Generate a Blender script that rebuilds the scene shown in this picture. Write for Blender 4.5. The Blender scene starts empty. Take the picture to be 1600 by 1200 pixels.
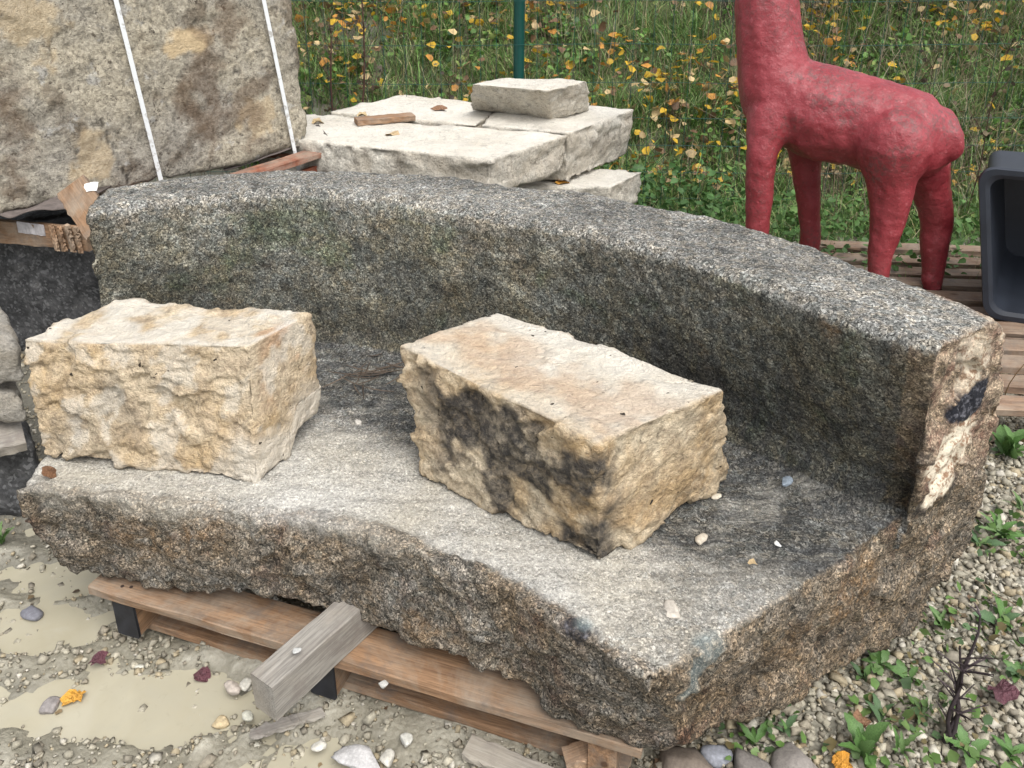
import bpy, bmesh, math, random
import numpy as np
from mathutils import Vector, Matrix, kdtree
rnd = random.Random(7)
rng = np.random.default_rng(11)
S = bpy.context.scene
COL = S.collection
R = math.radians

# ------------------------------------------------------------------ camera, sky, sun, exposure
FPX, PITCH, PPY, CAMH = 1350.0, R(22), 395.0, 1.6
cam_d = bpy.data.cameras.new('camera'); cam = bpy.data.objects.new('camera', cam_d); COL.objects.link(cam)
cam.location = (0, 0, CAMH); cam.rotation_euler = (R(90) - PITCH, 0, 0)
cam_d.sensor_width = 36; cam_d.lens = FPX / 1600 * 36; cam_d.shift_y = -(600 - PPY) / 1600
cam_d.clip_start = .05; cam_d.clip_end = 400
S.camera = cam
W = bpy.data.worlds.new('World'); S.world = W; W.use_nodes = True
wn = W.node_tree; bg = wn.nodes['Background']
sky = wn.nodes.new('ShaderNodeTexSky'); sky.sky_type = 'NISHITA'; sky.sun_disc = False
SUN_EL, SUN_AZ = R(60), R(152)          # azimuth measured from +Y towards +X
sky.sun_elevation = SUN_EL; sky.sun_rotation = SUN_AZ
sky.dust_density = 4.0; sky.ozone_density = 1.0; sky.air_density = 1.0
hs = wn.nodes.new('ShaderNodeHueSaturation'); hs.inputs['Saturation'].default_value = .30
wn.links.new(sky.outputs[0], hs.inputs['Color']); wn.links.new(hs.outputs[0], bg.inputs['Color'])
bg.inputs['Strength'].default_value = .15
sd = bpy.data.lights.new('sun', 'SUN'); so = bpy.data.objects.new('sun', sd); COL.objects.link(so)
sd.energy = 1.2; sd.angle = R(40); sd.color = (1, .98, .95)
dirv = Vector((math.sin(SUN_AZ) * math.cos(SUN_EL), math.cos(SUN_AZ) * math.cos(SUN_EL), math.sin(SUN_EL)))
so.rotation_euler = dirv.to_track_quat('Z', 'Y').to_euler(); so.location = (0, 0, 12)
S.view_settings.view_transform = 'Standard'; S.view_settings.look = 'None'
S.view_settings.exposure = 0.86; S.view_settings.gamma = 1; S.view_settings.use_curve_mapping = False

# ------------------------------------------------------------------ measuring helpers
def ray(px, py):
    u = (px - 800) / FPX; v = (py - PPY) / FPX
    return np.array([u, math.cos(PITCH) - v * math.sin(PITCH), -math.sin(PITCH) - v * math.cos(PITCH)])
def P(px, py, z):
    d = ray(px, py); return np.array([0, 0, CAMH]) + d * ((z - CAMH) / d[2])
def D(px, py, Y):
    d = ray(px, py); return np.array([0, 0, CAMH]) + d * (Y / d[1])
def persz(Y, py):
    return Y / ray(800, py)[1] / FPX        # metres per picture pixel at that depth

# ------------------------------------------------------------------ numpy noise
_perm = np.random.default_rng(3).permutation(256); PERM = np.concatenate([_perm, _perm, _perm])
_g = np.random.default_rng(4).normal(size=(256, 3)); GRAD = _g / np.linalg.norm(_g, axis=1)[:, None]
RV = np.random.default_rng(5).uniform(0, 1, (256, 4))
def _h(i, j, k): return PERM[PERM[PERM[i & 255] + (j & 255)] + (k & 255)]
def perlin(p):
    i = np.floor(p).astype(int); f = p - i; u = f * f * f * (f * (f * 6 - 15) + 10); r = 0
    for a in (0, 1):
        for b in (0, 1):
            for c in (0, 1):
                g = GRAD[_h(i[:, 0] + a, i[:, 1] + b, i[:, 2] + c)]
                d = ((f - (a, b, c)) * g).sum(1)
                r = r + d * (u[:, 0] if a else 1 - u[:, 0]) * (u[:, 1] if b else 1 - u[:, 1]) * (u[:, 2] if c else 1 - u[:, 2])
    return r * 1.6
def fbm(p, s, o=4, seed=0):
    p = np.asarray(p) * s + seed * 17.3; r = 0; a = 1
    for _ in range(o): r = r + perlin(p) * a; p = p * 2.03 + 5.1; a *= .5
    return r
def facets(p, s, seed=0):                    # tilted flat chips: one random plane per cell
    q = np.asarray(p) * s + seed * 9.7; i = np.floor(q).astype(int)
    best = np.full(len(q), 1e9); val = np.zeros(len(q))
    for a in (-1, 0, 1):
        for b in (-1, 0, 1):
            for c in (-1, 0, 1):
                h = _h(i[:, 0] + a, i[:, 1] + b, i[:, 2] + c)
                fp = i + (a, b, c) + RV[h, :3]; d = q - fp; dd = (d * d).sum(1)
                pl = (d * GRAD[h]).sum(1) * .8 + (RV[h, 3] - .5) * .9
                m = dd < best; best = np.where(m, dd, best); val = np.where(m, pl, val)
    return val
def sstep(a, b, x):
    t = np.clip((x - a) / (b - a), 0, 1); return t * t * (3 - 2 * t)

# ------------------------------------------------------------------ object helpers
def tag(o, label=None, cat=None, group=None, kind=None):
    if label: o['label'] = label
    if cat: o['category'] = cat
    if group: o['group'] = group
    if kind: o['kind'] = kind
    return o
def obj(name, me, parent=None, loc=(0, 0, 0), rot=(0, 0, 0)):
    o = bpy.data.objects.new(name, me); COL.objects.link(o); o.location = loc; o.rotation_euler = rot
    if parent: o.parent = parent
    return o
def empty(name, loc=(0, 0, 0), rot=(0, 0, 0)):
    return obj(name, None, None, loc, rot)
def mesh(name, V, F, mat, col=None, cols=None, smooth=False):
    V = np.asarray(V, dtype=np.float32); me = bpy.data.meshes.new(name)
    F = np.asarray(F, dtype=np.int32); n, k = F.shape
    me.vertices.add(len(V)); me.vertices.foreach_set('co', V.ravel())
    me.loops.add(n * k); me.loops.foreach_set('vertex_index', F.ravel())
    me.polygons.add(n); me.polygons.foreach_set('loop_start', np.arange(0, n * k, k, dtype=np.int32))
    me.update(calc_edges=True)
    if smooth: me.polygons.foreach_set('use_smooth', np.ones(n, dtype=bool))
    cols = dict(cols or {})
    if col is not None: cols['col'] = col
    for nm, c in cols.items():
        a = me.attributes.new(nm, 'FLOAT_COLOR', 'POINT'); c = np.asarray(c, dtype=np.float32)
        if c.shape[1] == 3: c = np.hstack([c, np.ones((len(c), 1), np.float32)])
        a.data.foreach_set('color', c.ravel())
    if mat: me.materials.append(mat)
    return me
def pymesh(name, V, F, mat, smooth=False):
    me = bpy.data.meshes.new(name); me.from_pydata([tuple(map(float, v)) for v in V], [], F); me.materials.append(mat)
    if smooth: me.polygons.foreach_set('use_smooth', [True] * len(me.polygons))
    return me
def evaluated(o):
    dg = bpy.context.evaluated_depsgraph_get(); dg.update()
    me = bpy.data.meshes.new_from_object(o.evaluated_get(dg)); return me
def vcount(me):
    a = np.empty(len(me.vertices) * 3, np.float32); me.vertices.foreach_get('co', a); return a.reshape(-1, 3)
def vnorm(me):
    a = np.empty(len(me.vertices) * 3, np.float32); me.vertices.foreach_get('normal', a); return a.reshape(-1, 3)

# ------------------------------------------------------------------ materials
class NT:
    def __init__(s, name):
        s.m = bpy.data.materials.new(name); s.m.use_nodes = True; s.t = s.m.node_tree
        s.b = s.t.nodes['Principled BSDF']; s.co = s.n('ShaderNodeTexCoord').outputs['Object']
    def n(s, ty, inp=None, **kw):
        nd = s.t.nodes.new(ty)
        for k, v in kw.items(): setattr(nd, k, v)
        for k, v in (inp or {}).items(): s.set(nd.inputs[k], v)
        return nd
    def set(s, sock, v):
        if isinstance(v, bpy.types.NodeSocket): s.t.links.new(v, sock)
        elif isinstance(v, tuple) and sock.type == 'RGBA' and len(v) == 3: sock.default_value = (*v, 1)
        else: sock.default_value = v
    def noise(s, sc, det=4, ro=.55, dist=0, vec=None, out='Fac'):
        return s.n('ShaderNodeTexNoise', {'Vector': vec or s.co, 'Scale': sc, 'Detail': det, 'Roughness': ro, 'Distortion': dist}).outputs[out]
    def vor(s, sc, feat='F1', out='Color', vec=None, rand=1):
        return s.n('ShaderNodeTexVoronoi', {'Vector': vec or s.co, 'Scale': sc, 'Randomness': rand}, feature=feat).outputs[out]
    def ramp(s, fac, stops, interp='LINEAR'):
        r = s.n('ShaderNodeValToRGB', {'Fac': fac}); cr = r.color_ramp; cr.interpolation = interp
        while len(cr.elements) < len(stops): cr.elements.new(.5)
        for e, (p, c) in zip(cr.elements, stops):
            e.position = p; e.color = (*c, 1) if isinstance(c, tuple) else (c, c, c, 1)
        return r.outputs[0]
    def mix(s, f, a, b, mode='MIX'):
        m = s.n('ShaderNodeMix', data_type='RGBA', blend_type=mode)
        s.set(m.inputs[0], f); s.set(m.inputs[6], a); s.set(m.inputs[7], b); return m.outputs[2]
    def math(s, op, a, b=0.0, c=None, clamp=False):
        m = s.n('ShaderNodeMath', operation=op, use_clamp=clamp); s.set(m.inputs[0], a); s.set(m.inputs[1], b)
        if c is not None: s.set(m.inputs[2], c)
        return m.outputs[0]
    def sep(s, c):
        return s.n('ShaderNodeSeparateColor', {0: c}).outputs
    def attr(s, name):
        return s.n('ShaderNodeAttribute', attribute_name=name).outputs['Color']
    def map(s, scale, vec=None):
        return s.n('ShaderNodeMapping', {'Vector': vec or s.co, 'Scale': scale}).outputs[0]
    def bump(s, h, strength=.5, dist=.003, prev=None):
        i = {'Height': h, 'Strength': strength, 'Distance': dist}
        if prev: i['Normal'] = prev
        return s.n('ShaderNodeBump', i).outputs[0]
    def done(s, color, rough=.8, normal=None, spec=.3):
        s.set(s.b.inputs['Base Color'], color); s.set(s.b.inputs['Roughness'], rough)
        s.set(s.b.inputs['Specular IOR Level'], spec)
        if normal: s.set(s.b.inputs['Normal'], normal)
        return s.m

def granite_bench():
    t = NT('bench_granite')
    w = t.noise(60, 2, out='Color'); vec = t.mix(.008, t.co, w, 'ADD')
    r1 = t.sep(t.vor(235, vec=vec))[0]; r2 = t.sep(t.vor(460, vec=vec))[1]; r3 = t.sep(t.vor(75, vec=vec))[2]
    a = t.ramp(r1, [(0, .03), (.16, .07), (.34, .14), (.56, .23), (.76, .36), (.92, .62)], 'CONSTANT')
    b = t.ramp(r2, [(0, .02), (.18, .09), (.45, .22), (.72, .36), (.91, .72)], 'CONSTANT')
    s0 = t.mix(.45, a, b)
    spk = t.math('MULTIPLY_ADD', t.sep(s0)[0], 2.6, .28)             # crystal contrast that every stain keeps
    spk2 = t.math('MULTIPLY_ADD', t.sep(s0)[0], 1.2, .66)
    tint = t.ramp(r3, [(0, (.90, .93, .92)), (.3, (1, .98, .92)), (.6, (1.0, .94, .82)), (.88, (.62, .66, .64))], 'CONSTANT')
    g = t.mix(.8, s0, tint, 'MULTIPLY')
    pat = t.ramp(t.noise(6, 6, .66), [(.3, .55), (.5, .98), (.68, 1.4)]); g = t.mix(1, g, pat, 'MULTIPLY')
    dk = t.ramp(t.noise(17, 3, .5), [(.62, 1.0), (.69, .55)]); g = t.mix(1, g, dk, 'MULTIPLY')
    lt = t.ramp(t.noise(13, 4, .55, .3), [(.62, 1.0), (.70, 1.7)]); g = t.mix(1, g, lt, 'MULTIPLY'); g = t.mix(1, g, (1.0, .965, .90), 'MULTIPLY')
    za = t.sep(t.attr('za')); zb = t.sep(t.attr('zb')); zc = t.sep(t.attr('zc'))
    def over(col, f):
        m = t.n('ShaderNodeVectorMath', {0: col, 1: f}, operation='MULTIPLY'); return m.outputs[0]
    olive = t.mix(t.ramp(t.noise(7, 5, .65), [(.42, 0.), (.60, 1.)]), (.74, .76, .72), (.76, .73, .60))
    olive = t.mix(t.ramp(t.noise(5, 5, .6, .4), [(.57, 0.), (.66, .6)]), olive, (.42, .56, .36))
    n2 = t.noise(120, 2)
    g = t.mix(za[1], g, t.mix(1, g, olive, 'MULTIPLY'))
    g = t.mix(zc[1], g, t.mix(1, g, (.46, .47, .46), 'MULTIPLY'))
    brown = t.mix(t.ramp(t.noise(11, 5, .68), [(.38, 0.), (.60, 1.)]), (.58, .50, .42), (.82, .65, .48))
    brown = t.mix(t.ramp(t.noise(8, 5, .7), [(.55, 0.), (.68, 1.)]), brown, (.50, .30, .22))
    g = t.mix(za[2], g, t.mix(1, g, brown, 'MULTIPLY'))
    g = t.mix(t.math('MULTIPLY', zc[0], t.ramp(t.noise(45, 4, .7), [(.40, .0), (.66, .65)])), g, over((.25, .135, .05), spk))
    sm = t.n('ShaderNodeMapping', {'Vector': t.co, 'Rotation': (0, 0, R(-38)), 'Scale': (5, 42, 10)}).outputs[0]
    streak = t.noise(1, 5, .7, .4, vec=sm)
    dust = over(t.mix(t.ramp(t.noise(4, 4), [(.35, 0.), (.65, 1.)]), (.46, .425, .35), (.55, .53, .48)), spk2)
    dn = t.math('MULTIPLY', za[0], t.ramp(t.math('ADD', t.math('MULTIPLY', t.noise(150, 3, .6), .5), t.math('MULTIPLY', streak, .5)), [(.36, .25), (.56, .97)]), clamp=True)
    g = t.mix(dn, g, dust)
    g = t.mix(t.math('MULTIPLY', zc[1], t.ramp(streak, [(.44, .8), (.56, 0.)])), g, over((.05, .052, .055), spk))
    pink = t.mix(t.ramp(t.noise(22, 5, .7), [(.4, 0.), (.6, 1.)]), (.24, .14, .10), (.56, .44, .31))
    g = t.mix(t.math('MULTIPLY', zc[2], t.ramp(t.noise(30, 4, .7), [(.36, .15), (.56, .9)])), g, over(pink, spk))
    cream = t.mix(t.ramp(t.noise(60, 4, .7), [(.4, 0.), (.52, 1.)]), (.30, .19, .12), (.74, .66, .52))
    g = t.mix(zb[0], g, cream)
    g = t.mix(zb[1], g, t.mix(t.ramp(t.noise(90, 4, .7), [(.5, 0.), (.72, 1.)]), (.012, .013, .018), (.16, .16, .18)))
    g = t.mix(t.math('MULTIPLY', zb[2], .38), g, over((.20, .27, .28), spk2))
    h = t.math('ADD', t.math('MULTIPLY', r1, .5), t.math('ADD', t.math('MULTIPLY', t.noise(170, 4, .7), 1.), t.math('MULTIPLY', t.noise(38, 5, .65), 1.2)))
    return t.done(g, .80, t.bump(h, .75, .006), .25)

def limestone(name, base, warm, dark, pits=1.0, bumpd=.008, scale=1, blotch=(.42, .62)):
    t = NT(name)
    n1 = t.noise(6 * scale, 6, .62, .4); n2 = t.noise(22 * scale, 5, .65); n3 = t.noise(120, 4, .7)
    c = t.mix(t.ramp(n1, [(blotch[0], 0.), (blotch[1], 1.)]), base, warm)
    c = t.mix(t.ramp(n2, [(.42, .0), (.66, .55)]), c, dark)
    c = t.mix(t.ramp(t.noise(11 * scale, 5, .7, .5), [(.56, 0.), (.68, .55)]), c, tuple(min(.8, x * 1.35) for x in base))
    c = t.mix(1, c, t.ramp(n3, [(.25, .60), (.5, 1.0), (.72, 1.22)]), 'MULTIPLY')
    c = t.mix(1, c, t.ramp(t.noise(34, 6, .72, .6), [(.34, .55), (.46, .98), (.66, 1.12)]), 'MULTIPLY')
    za = t.sep(t.attr('za'))
    c = t.mix(t.math('MULTIPLY', za[0], t.ramp(t.noise(28, 5, .7), [(.32, .5), (.5, .95)])), c, t.mix(t.ramp(t.noise(40, 5, .7), [(.45, 0.), (.7, 1.)]), (.035, .034, .034), (.20, .17, .13)))
    c = t.mix(t.math('MULTIPLY', za[1], .6), c, t.mix(t.noise(60, 4, .7), (.33, .13, .055), (.50, .34, .2)))
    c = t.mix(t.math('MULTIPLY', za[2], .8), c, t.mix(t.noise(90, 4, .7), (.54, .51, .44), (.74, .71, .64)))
    vw = t.mix(.02, t.co, t.noise(70, 2, out='Color'), 'ADD'); pd = t.vor(30, out='Distance', vec=vw); pr = t.sep(t.vor(30, vec=vw))[0]; pm = t.math('LESS_THAN', pd, t.math('MULTIPLY_ADD', pr, .42, -.26))
    pm = t.math('MULTIPLY', pm, pits)
    c = t.mix(pm, c, (.05, .04, .03))
    h = t.math('ADD', t.math('MULTIPLY', n2, 1.4), t.math('MULTIPLY', n3, .5)); h = t.math('ADD', h, t.math('MULTIPLY', t.noise(60, 4, .7), .8))
    h = t.math('SUBTRACT', h, pm)
    h = t.math('ADD', h, t.math('MULTIPLY', t.noise(34, 6, .72, .6), 2.)); return t.done(c, .88, t.bump(h, .8, bumpd), .2)

def wood(name, light, dark, grey=0.0, rough=.8, knots=True):
    t = NT(name)
    oi = t.n('ShaderNodeObjectInfo').outputs
    off = t.n('ShaderNodeCombineXYZ', {'X': oi['Random'], 'Y': oi['Random']}).outputs[0]
    off = t.n('ShaderNodeVectorMath', {0: off, 1: (7, 13, 0)}, operation='MULTIPLY').outputs[0]
    v = t.n('ShaderNodeVectorMath', {0: t.co, 1: off}, operation='ADD').outputs[0]
    s = t.map((3.5, 55, 55), v); n1 = t.noise(1, 5, .65, .6, vec=s)
    n2 = t.noise(1, 3, .6, .2, vec=t.map((14, 260, 260), v))
    c = t.mix(t.ramp(n1, [(.3, 0.), (.68, 1.)]), dark, light)
    c = t.mix(t.ramp(n2, [(.4, .45), (.55, .0)]), c, tuple(x * .45 for x in dark))
    c = t.mix(t.ramp(t.noise(3.2, 6, .75, .6, vec=v), [(.42, .0), (.60, .55)]), c, (.33 , .29, .23)); st = t.ramp(t.noise(7, 6, .75, vec=v), [(.52, .0), (.66, .75)])
    c = t.mix(st, c, (.13 + grey * .1, .105 + grey * .1, .085 + grey * .1))
    if knots:
        k = t.vor(3.2, out='Distance', vec=t.map((1, 2.6, 2.6), v)); c = t.mix(t.ramp(k, [(.045, .8), (.09, 0.)]), c, (.05, .025, .015))
    c = t.mix(1, c, t.ramp(oi['Random'], [(0, .82), (1, 1.1)]), 'MULTIPLY')
    h = t.math('ADD', n1, t.math('MULTIPLY', n2, .5))
    return t.done(c, rough, t.bump(h, .5, .003), .25)

def foliage(name='foliage', rough=.55, tr=.25):
    t = NT(name); c = t.attr('col')
    c = t.mix(1, c, t.ramp(t.noise(30, 3), [(.3, .7), (.7, 1.25)]), 'MULTIPLY')
    t.done(c, rough, None, .35)
    if tr:
        out = t.t.nodes['Material Output']; tl = t.n('ShaderNodeBsdfTranslucent', {'Color': c})
        mx = t.n('ShaderNodeMixShader', {0: tr, 1: t.b.outputs[0], 2: tl.outputs[0]}); t.t.links.new(mx.outputs[0], out.inputs[0])
    return t.m
def plain(name, col, rough=.6, var=.25, sc=30, bumpd=0, spec=.4, metal=0):
    t = NT(name); n = t.noise(sc, 5, .6)
    c = t.mix(1, col, t.ramp(n, [(.3, 1 - var), (.7, 1 + var)]), 'MULTIPLY')
    t.b.inputs['Metallic'].default_value = metal
    return t.done(c, rough, t.bump(n, .5, bumpd) if bumpd else None, spec)

M = {}
M['bench'] = granite_bench()
M['lime'] = limestone('cream_limestone', (.52, .43, .305), (.46, .335, .19), (.35, .265, .18), 1, .010)
M['lime2'] = limestone('ochre_limestone', (.56, .475, .345), (.46, .33, .185), (.25, .18, .115), 1, .010)
M['slab'] = limestone('pale_slab_limestone', (.55, .52, .45), (.47, .42, .34), (.37, .345, .30), .3, .006, .7)
M['rubble'] = limestone('grey_rubble_stone', (.34, .32, .28), (.30, .27, .22), (.2, .19, .17), .2, .008)
M['wood'] = wood('pallet_wood', (.34, .205, .115), (.165, .095, .055), .2)
M['woodl'] = wood('pale_pallet_wood', (.46, .30, .18), (.28, .15, .08))
M['woodg'] = wood('grey_timber', (.36, .34, .30), (.22, .20, .175), .6)
M['woodr'] = wood('red_pallet_wood', (.30, .095, .045), (.13, .04, .024))
M['woodb'] = wood('slat_wood', (.30, .20, .13), (.16, .10, .07), .2)
M['black'] = plain('black_paint', (.017, .018, .022), .55, .5, 30, .002)
M['leaf'] = foliage()
M['grass'] = foliage('grass', .5, .2)
M['stem'] = plain('dry_stem', (.15, .105, .075), .85, .4, 20)

def big_stone_mat():
    t = NT('weathered_block')
    n1 = t.noise(3.2, 6, .62, .3); n2 = t.noise(11, 6, .68, .6); n3 = t.noise(75, 5, .75); n4 = t.noise(5.5, 5, .6, .2)
    c = t.mix(t.ramp(n1, [(.38, 0.), (.62, 1.)]), (.43, .385, .295), (.335, .31, .26))
    c = t.mix(t.ramp(n2, [(.53, 0.), (.66, .6)]), c, (.40, .35, .26))
    c = t.mix(t.ramp(n4, [(.56, 0.), (.66, .7)]), c, (.13, .10, .07))
    c = t.mix(t.ramp(t.noise(9, 4, .6), [(.60, .0), (.66, .7)]), c, (.42, .41, .38))
    c = t.mix(t.ramp(t.noise(16, 4, .7), [(.64, .0), (.69, .85)]), c, (.075, .06, .045))
    c = t.mix(1, c, t.ramp(n3, [(.32, .55), (.5, 1.0), (.66, 1.3)]), 'MULTIPLY'); c = t.mix(t.ramp(t.noise(45, 5, .8, .3), [(.60, 0.), (.64, .8)]), c, (.07, .055, .045))
    c = t.mix(1, c, t.ramp(t.noise(28, 6, .75, .5), [(.36, .5), (.48, 1.0), (.66, 1.2)]), 'MULTIPLY')
    za = t.sep(t.attr('za'))
    c = t.mix(t.math('MULTIPLY', za[0], .8), c, (.035, .03, .025))
    c = t.mix(t.math('MULTIPLY', za[1], .85), c, (.55, .42, .25))
    c = t.mix(t.math('MULTIPLY', za[2], .7), c, t.mix(n3, (.06, .035, .02), (.2, .13, .08)))
    h = t.math('ADD', t.math('MULTIPLY', n2, 1.2), t.math('MULTIPLY', n3, .8))
    h = t.math('ADD', h, t.math('MULTIPLY', t.noise(45, 5, .8, .3), -1.2)); return t.done(c, .9, t.bump(h, .9, .012), .2)
M['big'] = big_stone_mat()
def dark_stone_mat():
    t = NT('dark_granite'); n = t.noise(14, 6, .7, .4)
    c = t.ramp(n, [(.3, (.025, .026, .028)), (.47, (.055, .056, .058)), (.58, (.12, .12, .122)), (.7, (.24, .235, .225))])
    c = t.mix(.5, c, t.ramp(t.sep(t.vor(120))[0], [(0, .01), (.5, .05), (.85, .16)], 'CONSTANT'))
    return t.done(c, .6, t.bump(n, .5, .006), .4)
M['dark'] = dark_stone_mat()
def deer_mat():
    t = NT('red_paint')
    n = t.noise(10, 5, .65); nf = t.noise(55, 5, .75)
    c = t.mix(t.ramp(n, [(.35, 0.), (.65, 1.)]), (.20, .022, .028), (.265, .042, .050))
    za = t.sep(t.attr('za'))
    scf = t.math('MULTIPLY', t.ramp(nf, [(.47, 0.), (.58, 1.)]), t.math('ADD', za[0], t.ramp(t.noise(6, 4), [(.48, 0.), (.64, .8)])), clamp=True)
    c = t.mix(t.math('MULTIPLY', scf, .6), c, (.09, .05, .045))
    c = t.mix(t.ramp(t.noise(38, 4, .7), [(.60, 0.), (.67, .5)]), c, (.42, .12, .13))
    c = t.mix(t.ramp(t.noise(120, 3, .7), [(.63, 0.), (.67, .7)]), c, (.04, .02, .02))
    h = t.math('ADD', t.math('MULTIPLY', t.noise(32, 5, .6), 1.), t.math('MULTIPLY', nf, .5))
    return t.done(c, .42, t.bump(h, .75, .008), .4)
M['deer'] = deer_mat()
def ground_mat():
    t = NT('mud_and_gravel')
    za = t.sep(t.attr('za')); v = t.vor(75); d = t.vor(75, out='Distance'); r = t.sep(v)[0]
    peb = t.mix(r, (.25, .235, .19), (.47, .445, .37)); peb = t.mix(t.ramp(d, [(.25, 0.), (.55, .8)]), peb, (.14, .13, .10))
    mud = t.mix(t.ramp(t.noise(9, 6, .65), [(.35, 0.), (.65, 1.)]), (.27, .25, .195), (.39, .365, .295))
    mud = t.mix(t.ramp(t.noise(60, 5, .7), [(.45, 0.), (.62, .7)]), mud, (.43, .41, .34))
    mud = t.mix(t.ramp(t.noise(30, 5, .7), [(.56, 0.), (.66, .6)]), mud, (.13, .115, .085))
    c = t.mix(t.ramp(t.math('ADD', za[1], t.math('MULTIPLY', t.noise(25, 4), .4)), [(.5, 0.), (.8, 1.)]), peb, mud)
    soil = t.mix(t.noise(25, 5, .7), (.03, .045, .015), (.08, .095, .035))
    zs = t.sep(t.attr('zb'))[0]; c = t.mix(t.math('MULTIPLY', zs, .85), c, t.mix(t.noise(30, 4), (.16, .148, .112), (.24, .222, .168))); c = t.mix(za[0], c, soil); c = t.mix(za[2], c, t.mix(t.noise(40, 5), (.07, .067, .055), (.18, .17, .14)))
    h = t.math('ADD', t.noise(90, 5, .7), t.math('MULTIPLY', d, -.9))
    rough = t.math('ADD', t.sep(t.ramp(t.math('ADD', t.noise(18, 3), t.math('MULTIPLY', za[1], .3)), [(.5, .8), (.8, .38)]))[0], za[0], clamp=True)
    return t.done(c, rough, t.bump(h, .6, .006), .35)
M['ground'] = ground_mat()
def puddle_mat():
    t = NT('muddy_water'); n = t.noise(3.5, 4, .6, .5)
    c = t.mix(t.ramp(n, [(.35, 0.), (.65, 1.)]), (.34, .31, .225), (.40, .37, .28))
    c = t.mix(t.ramp(t.noise(9, 6, .7, .8), [(.45, 0.), (.62, .8)]), c, (.36, .335, .255))
    c = t.mix(t.ramp(t.noise(35, 5, .7, 1), [(.58, 0.), (.72, .5)]), c, (.30, .28, .21))
    return t.done(c, .07, t.bump(t.noise(14, 2), .03, .002), .5)
M['puddle'] = puddle_mat()
def pebble_mat():
    t = NT('gravel_stone'); c = t.attr('col')
    c = t.mix(1, c, t.ramp(t.noise(140, 4, .7), [(.3, .72), (.7, 1.2)]), 'MULTIPLY'); return t.done(c, .8, t.bump(t.noise(200, 3), .5, .002), .3)
M['peb'] = pebble_mat()

# ------------------------------------------------------------------ terrain
def bank_h(x, y):
    y0 = 4.75 + .12 * np.sin(x * 1.3)
    t = np.maximum(y - y0, 0); h = np.where(t < 2.6, t * .5, 1.3 + (t - 2.6) * .12)
    return h * np.clip(t / .5, 0, 1)
def ground_h(x, y):
    x = np.asarray(x, float); y = np.asarray(y, float); p = np.stack([x, y, x * 0], -1).reshape(-1, 3)
    b = bank_h(x.ravel(), y.ravel())
    mudz = sstep(.25, -.3, x.ravel() - .15 * (y.ravel() - 1.3)) * sstep(3.2, 2.4, y.ravel())
    n = fbm(p, 2.3, 3, 1) * .018 * (.5 + mudz) + fbm(p, 9, 4, 2) * .008 + mudz * fbm(p, 24, 3, 15) * .005 + fbm(p, 40, 2, 3) * .003 * sstep(5, 3, y.ravel())
    # basins holding the two puddles
    for cx, cy, rx, ry, dp in PUD:
        q = ((x.ravel() - cx) / rx) ** 2 + ((y.ravel() - cy) / ry) ** 2 + fbm(p, 5, 3, 6) * .5 + fbm(p, 17, 3, 7) * .55
        n = n - dp * sstep(1.35, .55, q)
    n = n - .004 + (b > 0) * fbm(p, 3, 4, 9) * .05 * np.clip(b * 2, 0, 1)
    return (b + n).reshape(x.shape)
_a = P(250, 1095, 0); _b = P(30, 975, 0); _c = P(60, 1180, 0); _d = P(60, 895, 0); _e = P(430, 1175, 0)
PUD = [(_a[0], _a[1], .30, .095, .030), (_b[0], _b[1], .27, .07, .028), (_d[0], _d[1], .24, .07, .024), (_e[0], _e[1], .20, .05, .022)]
def spaced(parts):
    o = [parts[0][0]]
    for a, b, s in parts: o += list(np.linspace(a, b, max(2, int(round((b - a) / s)) + 1))[1:])
    return np.array(o)
xs = spaced([(-90, -20, 14), (-20, -6, 2), (-6, -2.2, .2), (-2.2, 2.8, .016), (2.8, 6, .1), (6, 20, 2), (20, 90, 14)])
ys = spaced([(-60, -10, 10), (-10, -1, 1.5), (-1, .8, .15), (.8, 3.2, .013), (3.2, 4.6, .05), (4.6, 7.8, .06), (7.8, 20, .8), (20, 110, 15)])
GX, GY = np.meshgrid(xs, ys); GZ = ground_h(GX, GY)
nx, ny = len(xs), len(ys); idx = np.arange(nx * ny).reshape(ny, nx)
Fq = np.stack([idx[:-1, :-1], idx[:-1, 1:], idx[1:, 1:], idx[1:, :-1]], -1).reshape(-1, 4)
gv = np.stack([GX, GY, GZ], -1).reshape(-1, 3)
gp = gv * (1, 1, 0)
soil = sstep(4.0, 4.5, gv[:, 1] + fbm(gp, 3, 3, 4) * .5)
soil = np.maximum(soil, sstep(1.15, 1.0, gv[:, 0]) * sstep(3.0, 3.3, gv[:, 1]))
mudm = sstep(.42, .0, gv[:, 0] + fbm(gp, 4, 3, 5) * .25 - .3 * (gv[:, 1] - 1.3))
sedm = sstep(.004, -.016, gv[:, 2]) * (gv[:, 1] < 4)
shade_dampm = sstep(1.72, 2.05, gv[:, 1] + fbm(gp, 6, 3, 8) * .12) * sstep(-.6, -1.1, gv[:, 0]) * .85  # shade between stone stack and bench painted into the darker mud colour
shade_dampm = np.maximum(shade_dampm, .5 * sstep(.2, .7, fbm(gp, 3.5, 4, 18)) * mudm)
ground = obj('ground', mesh('ground', gv, Fq, M['ground'], cols={'za': np.stack([soil, mudm, shade_dampm], -1), 'zb': np.stack([sedm, sedm, sedm], -1)}, smooth=True))
tag(ground, kind='structure')
k = 60; ang = np.linspace(0, 2 * np.pi, k, endpoint=False)
pv = []; pf = []
for cx, cy, rx, ry, dp in PUD[:1]:
    pv = [(-2.6, .5, 0), (.35, .5, 0), (.1, 1.36, 0), (-.35, 1.62, 0), (-1.3, 1.95, 0), (-2.6, 2.1, 0)]
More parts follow.
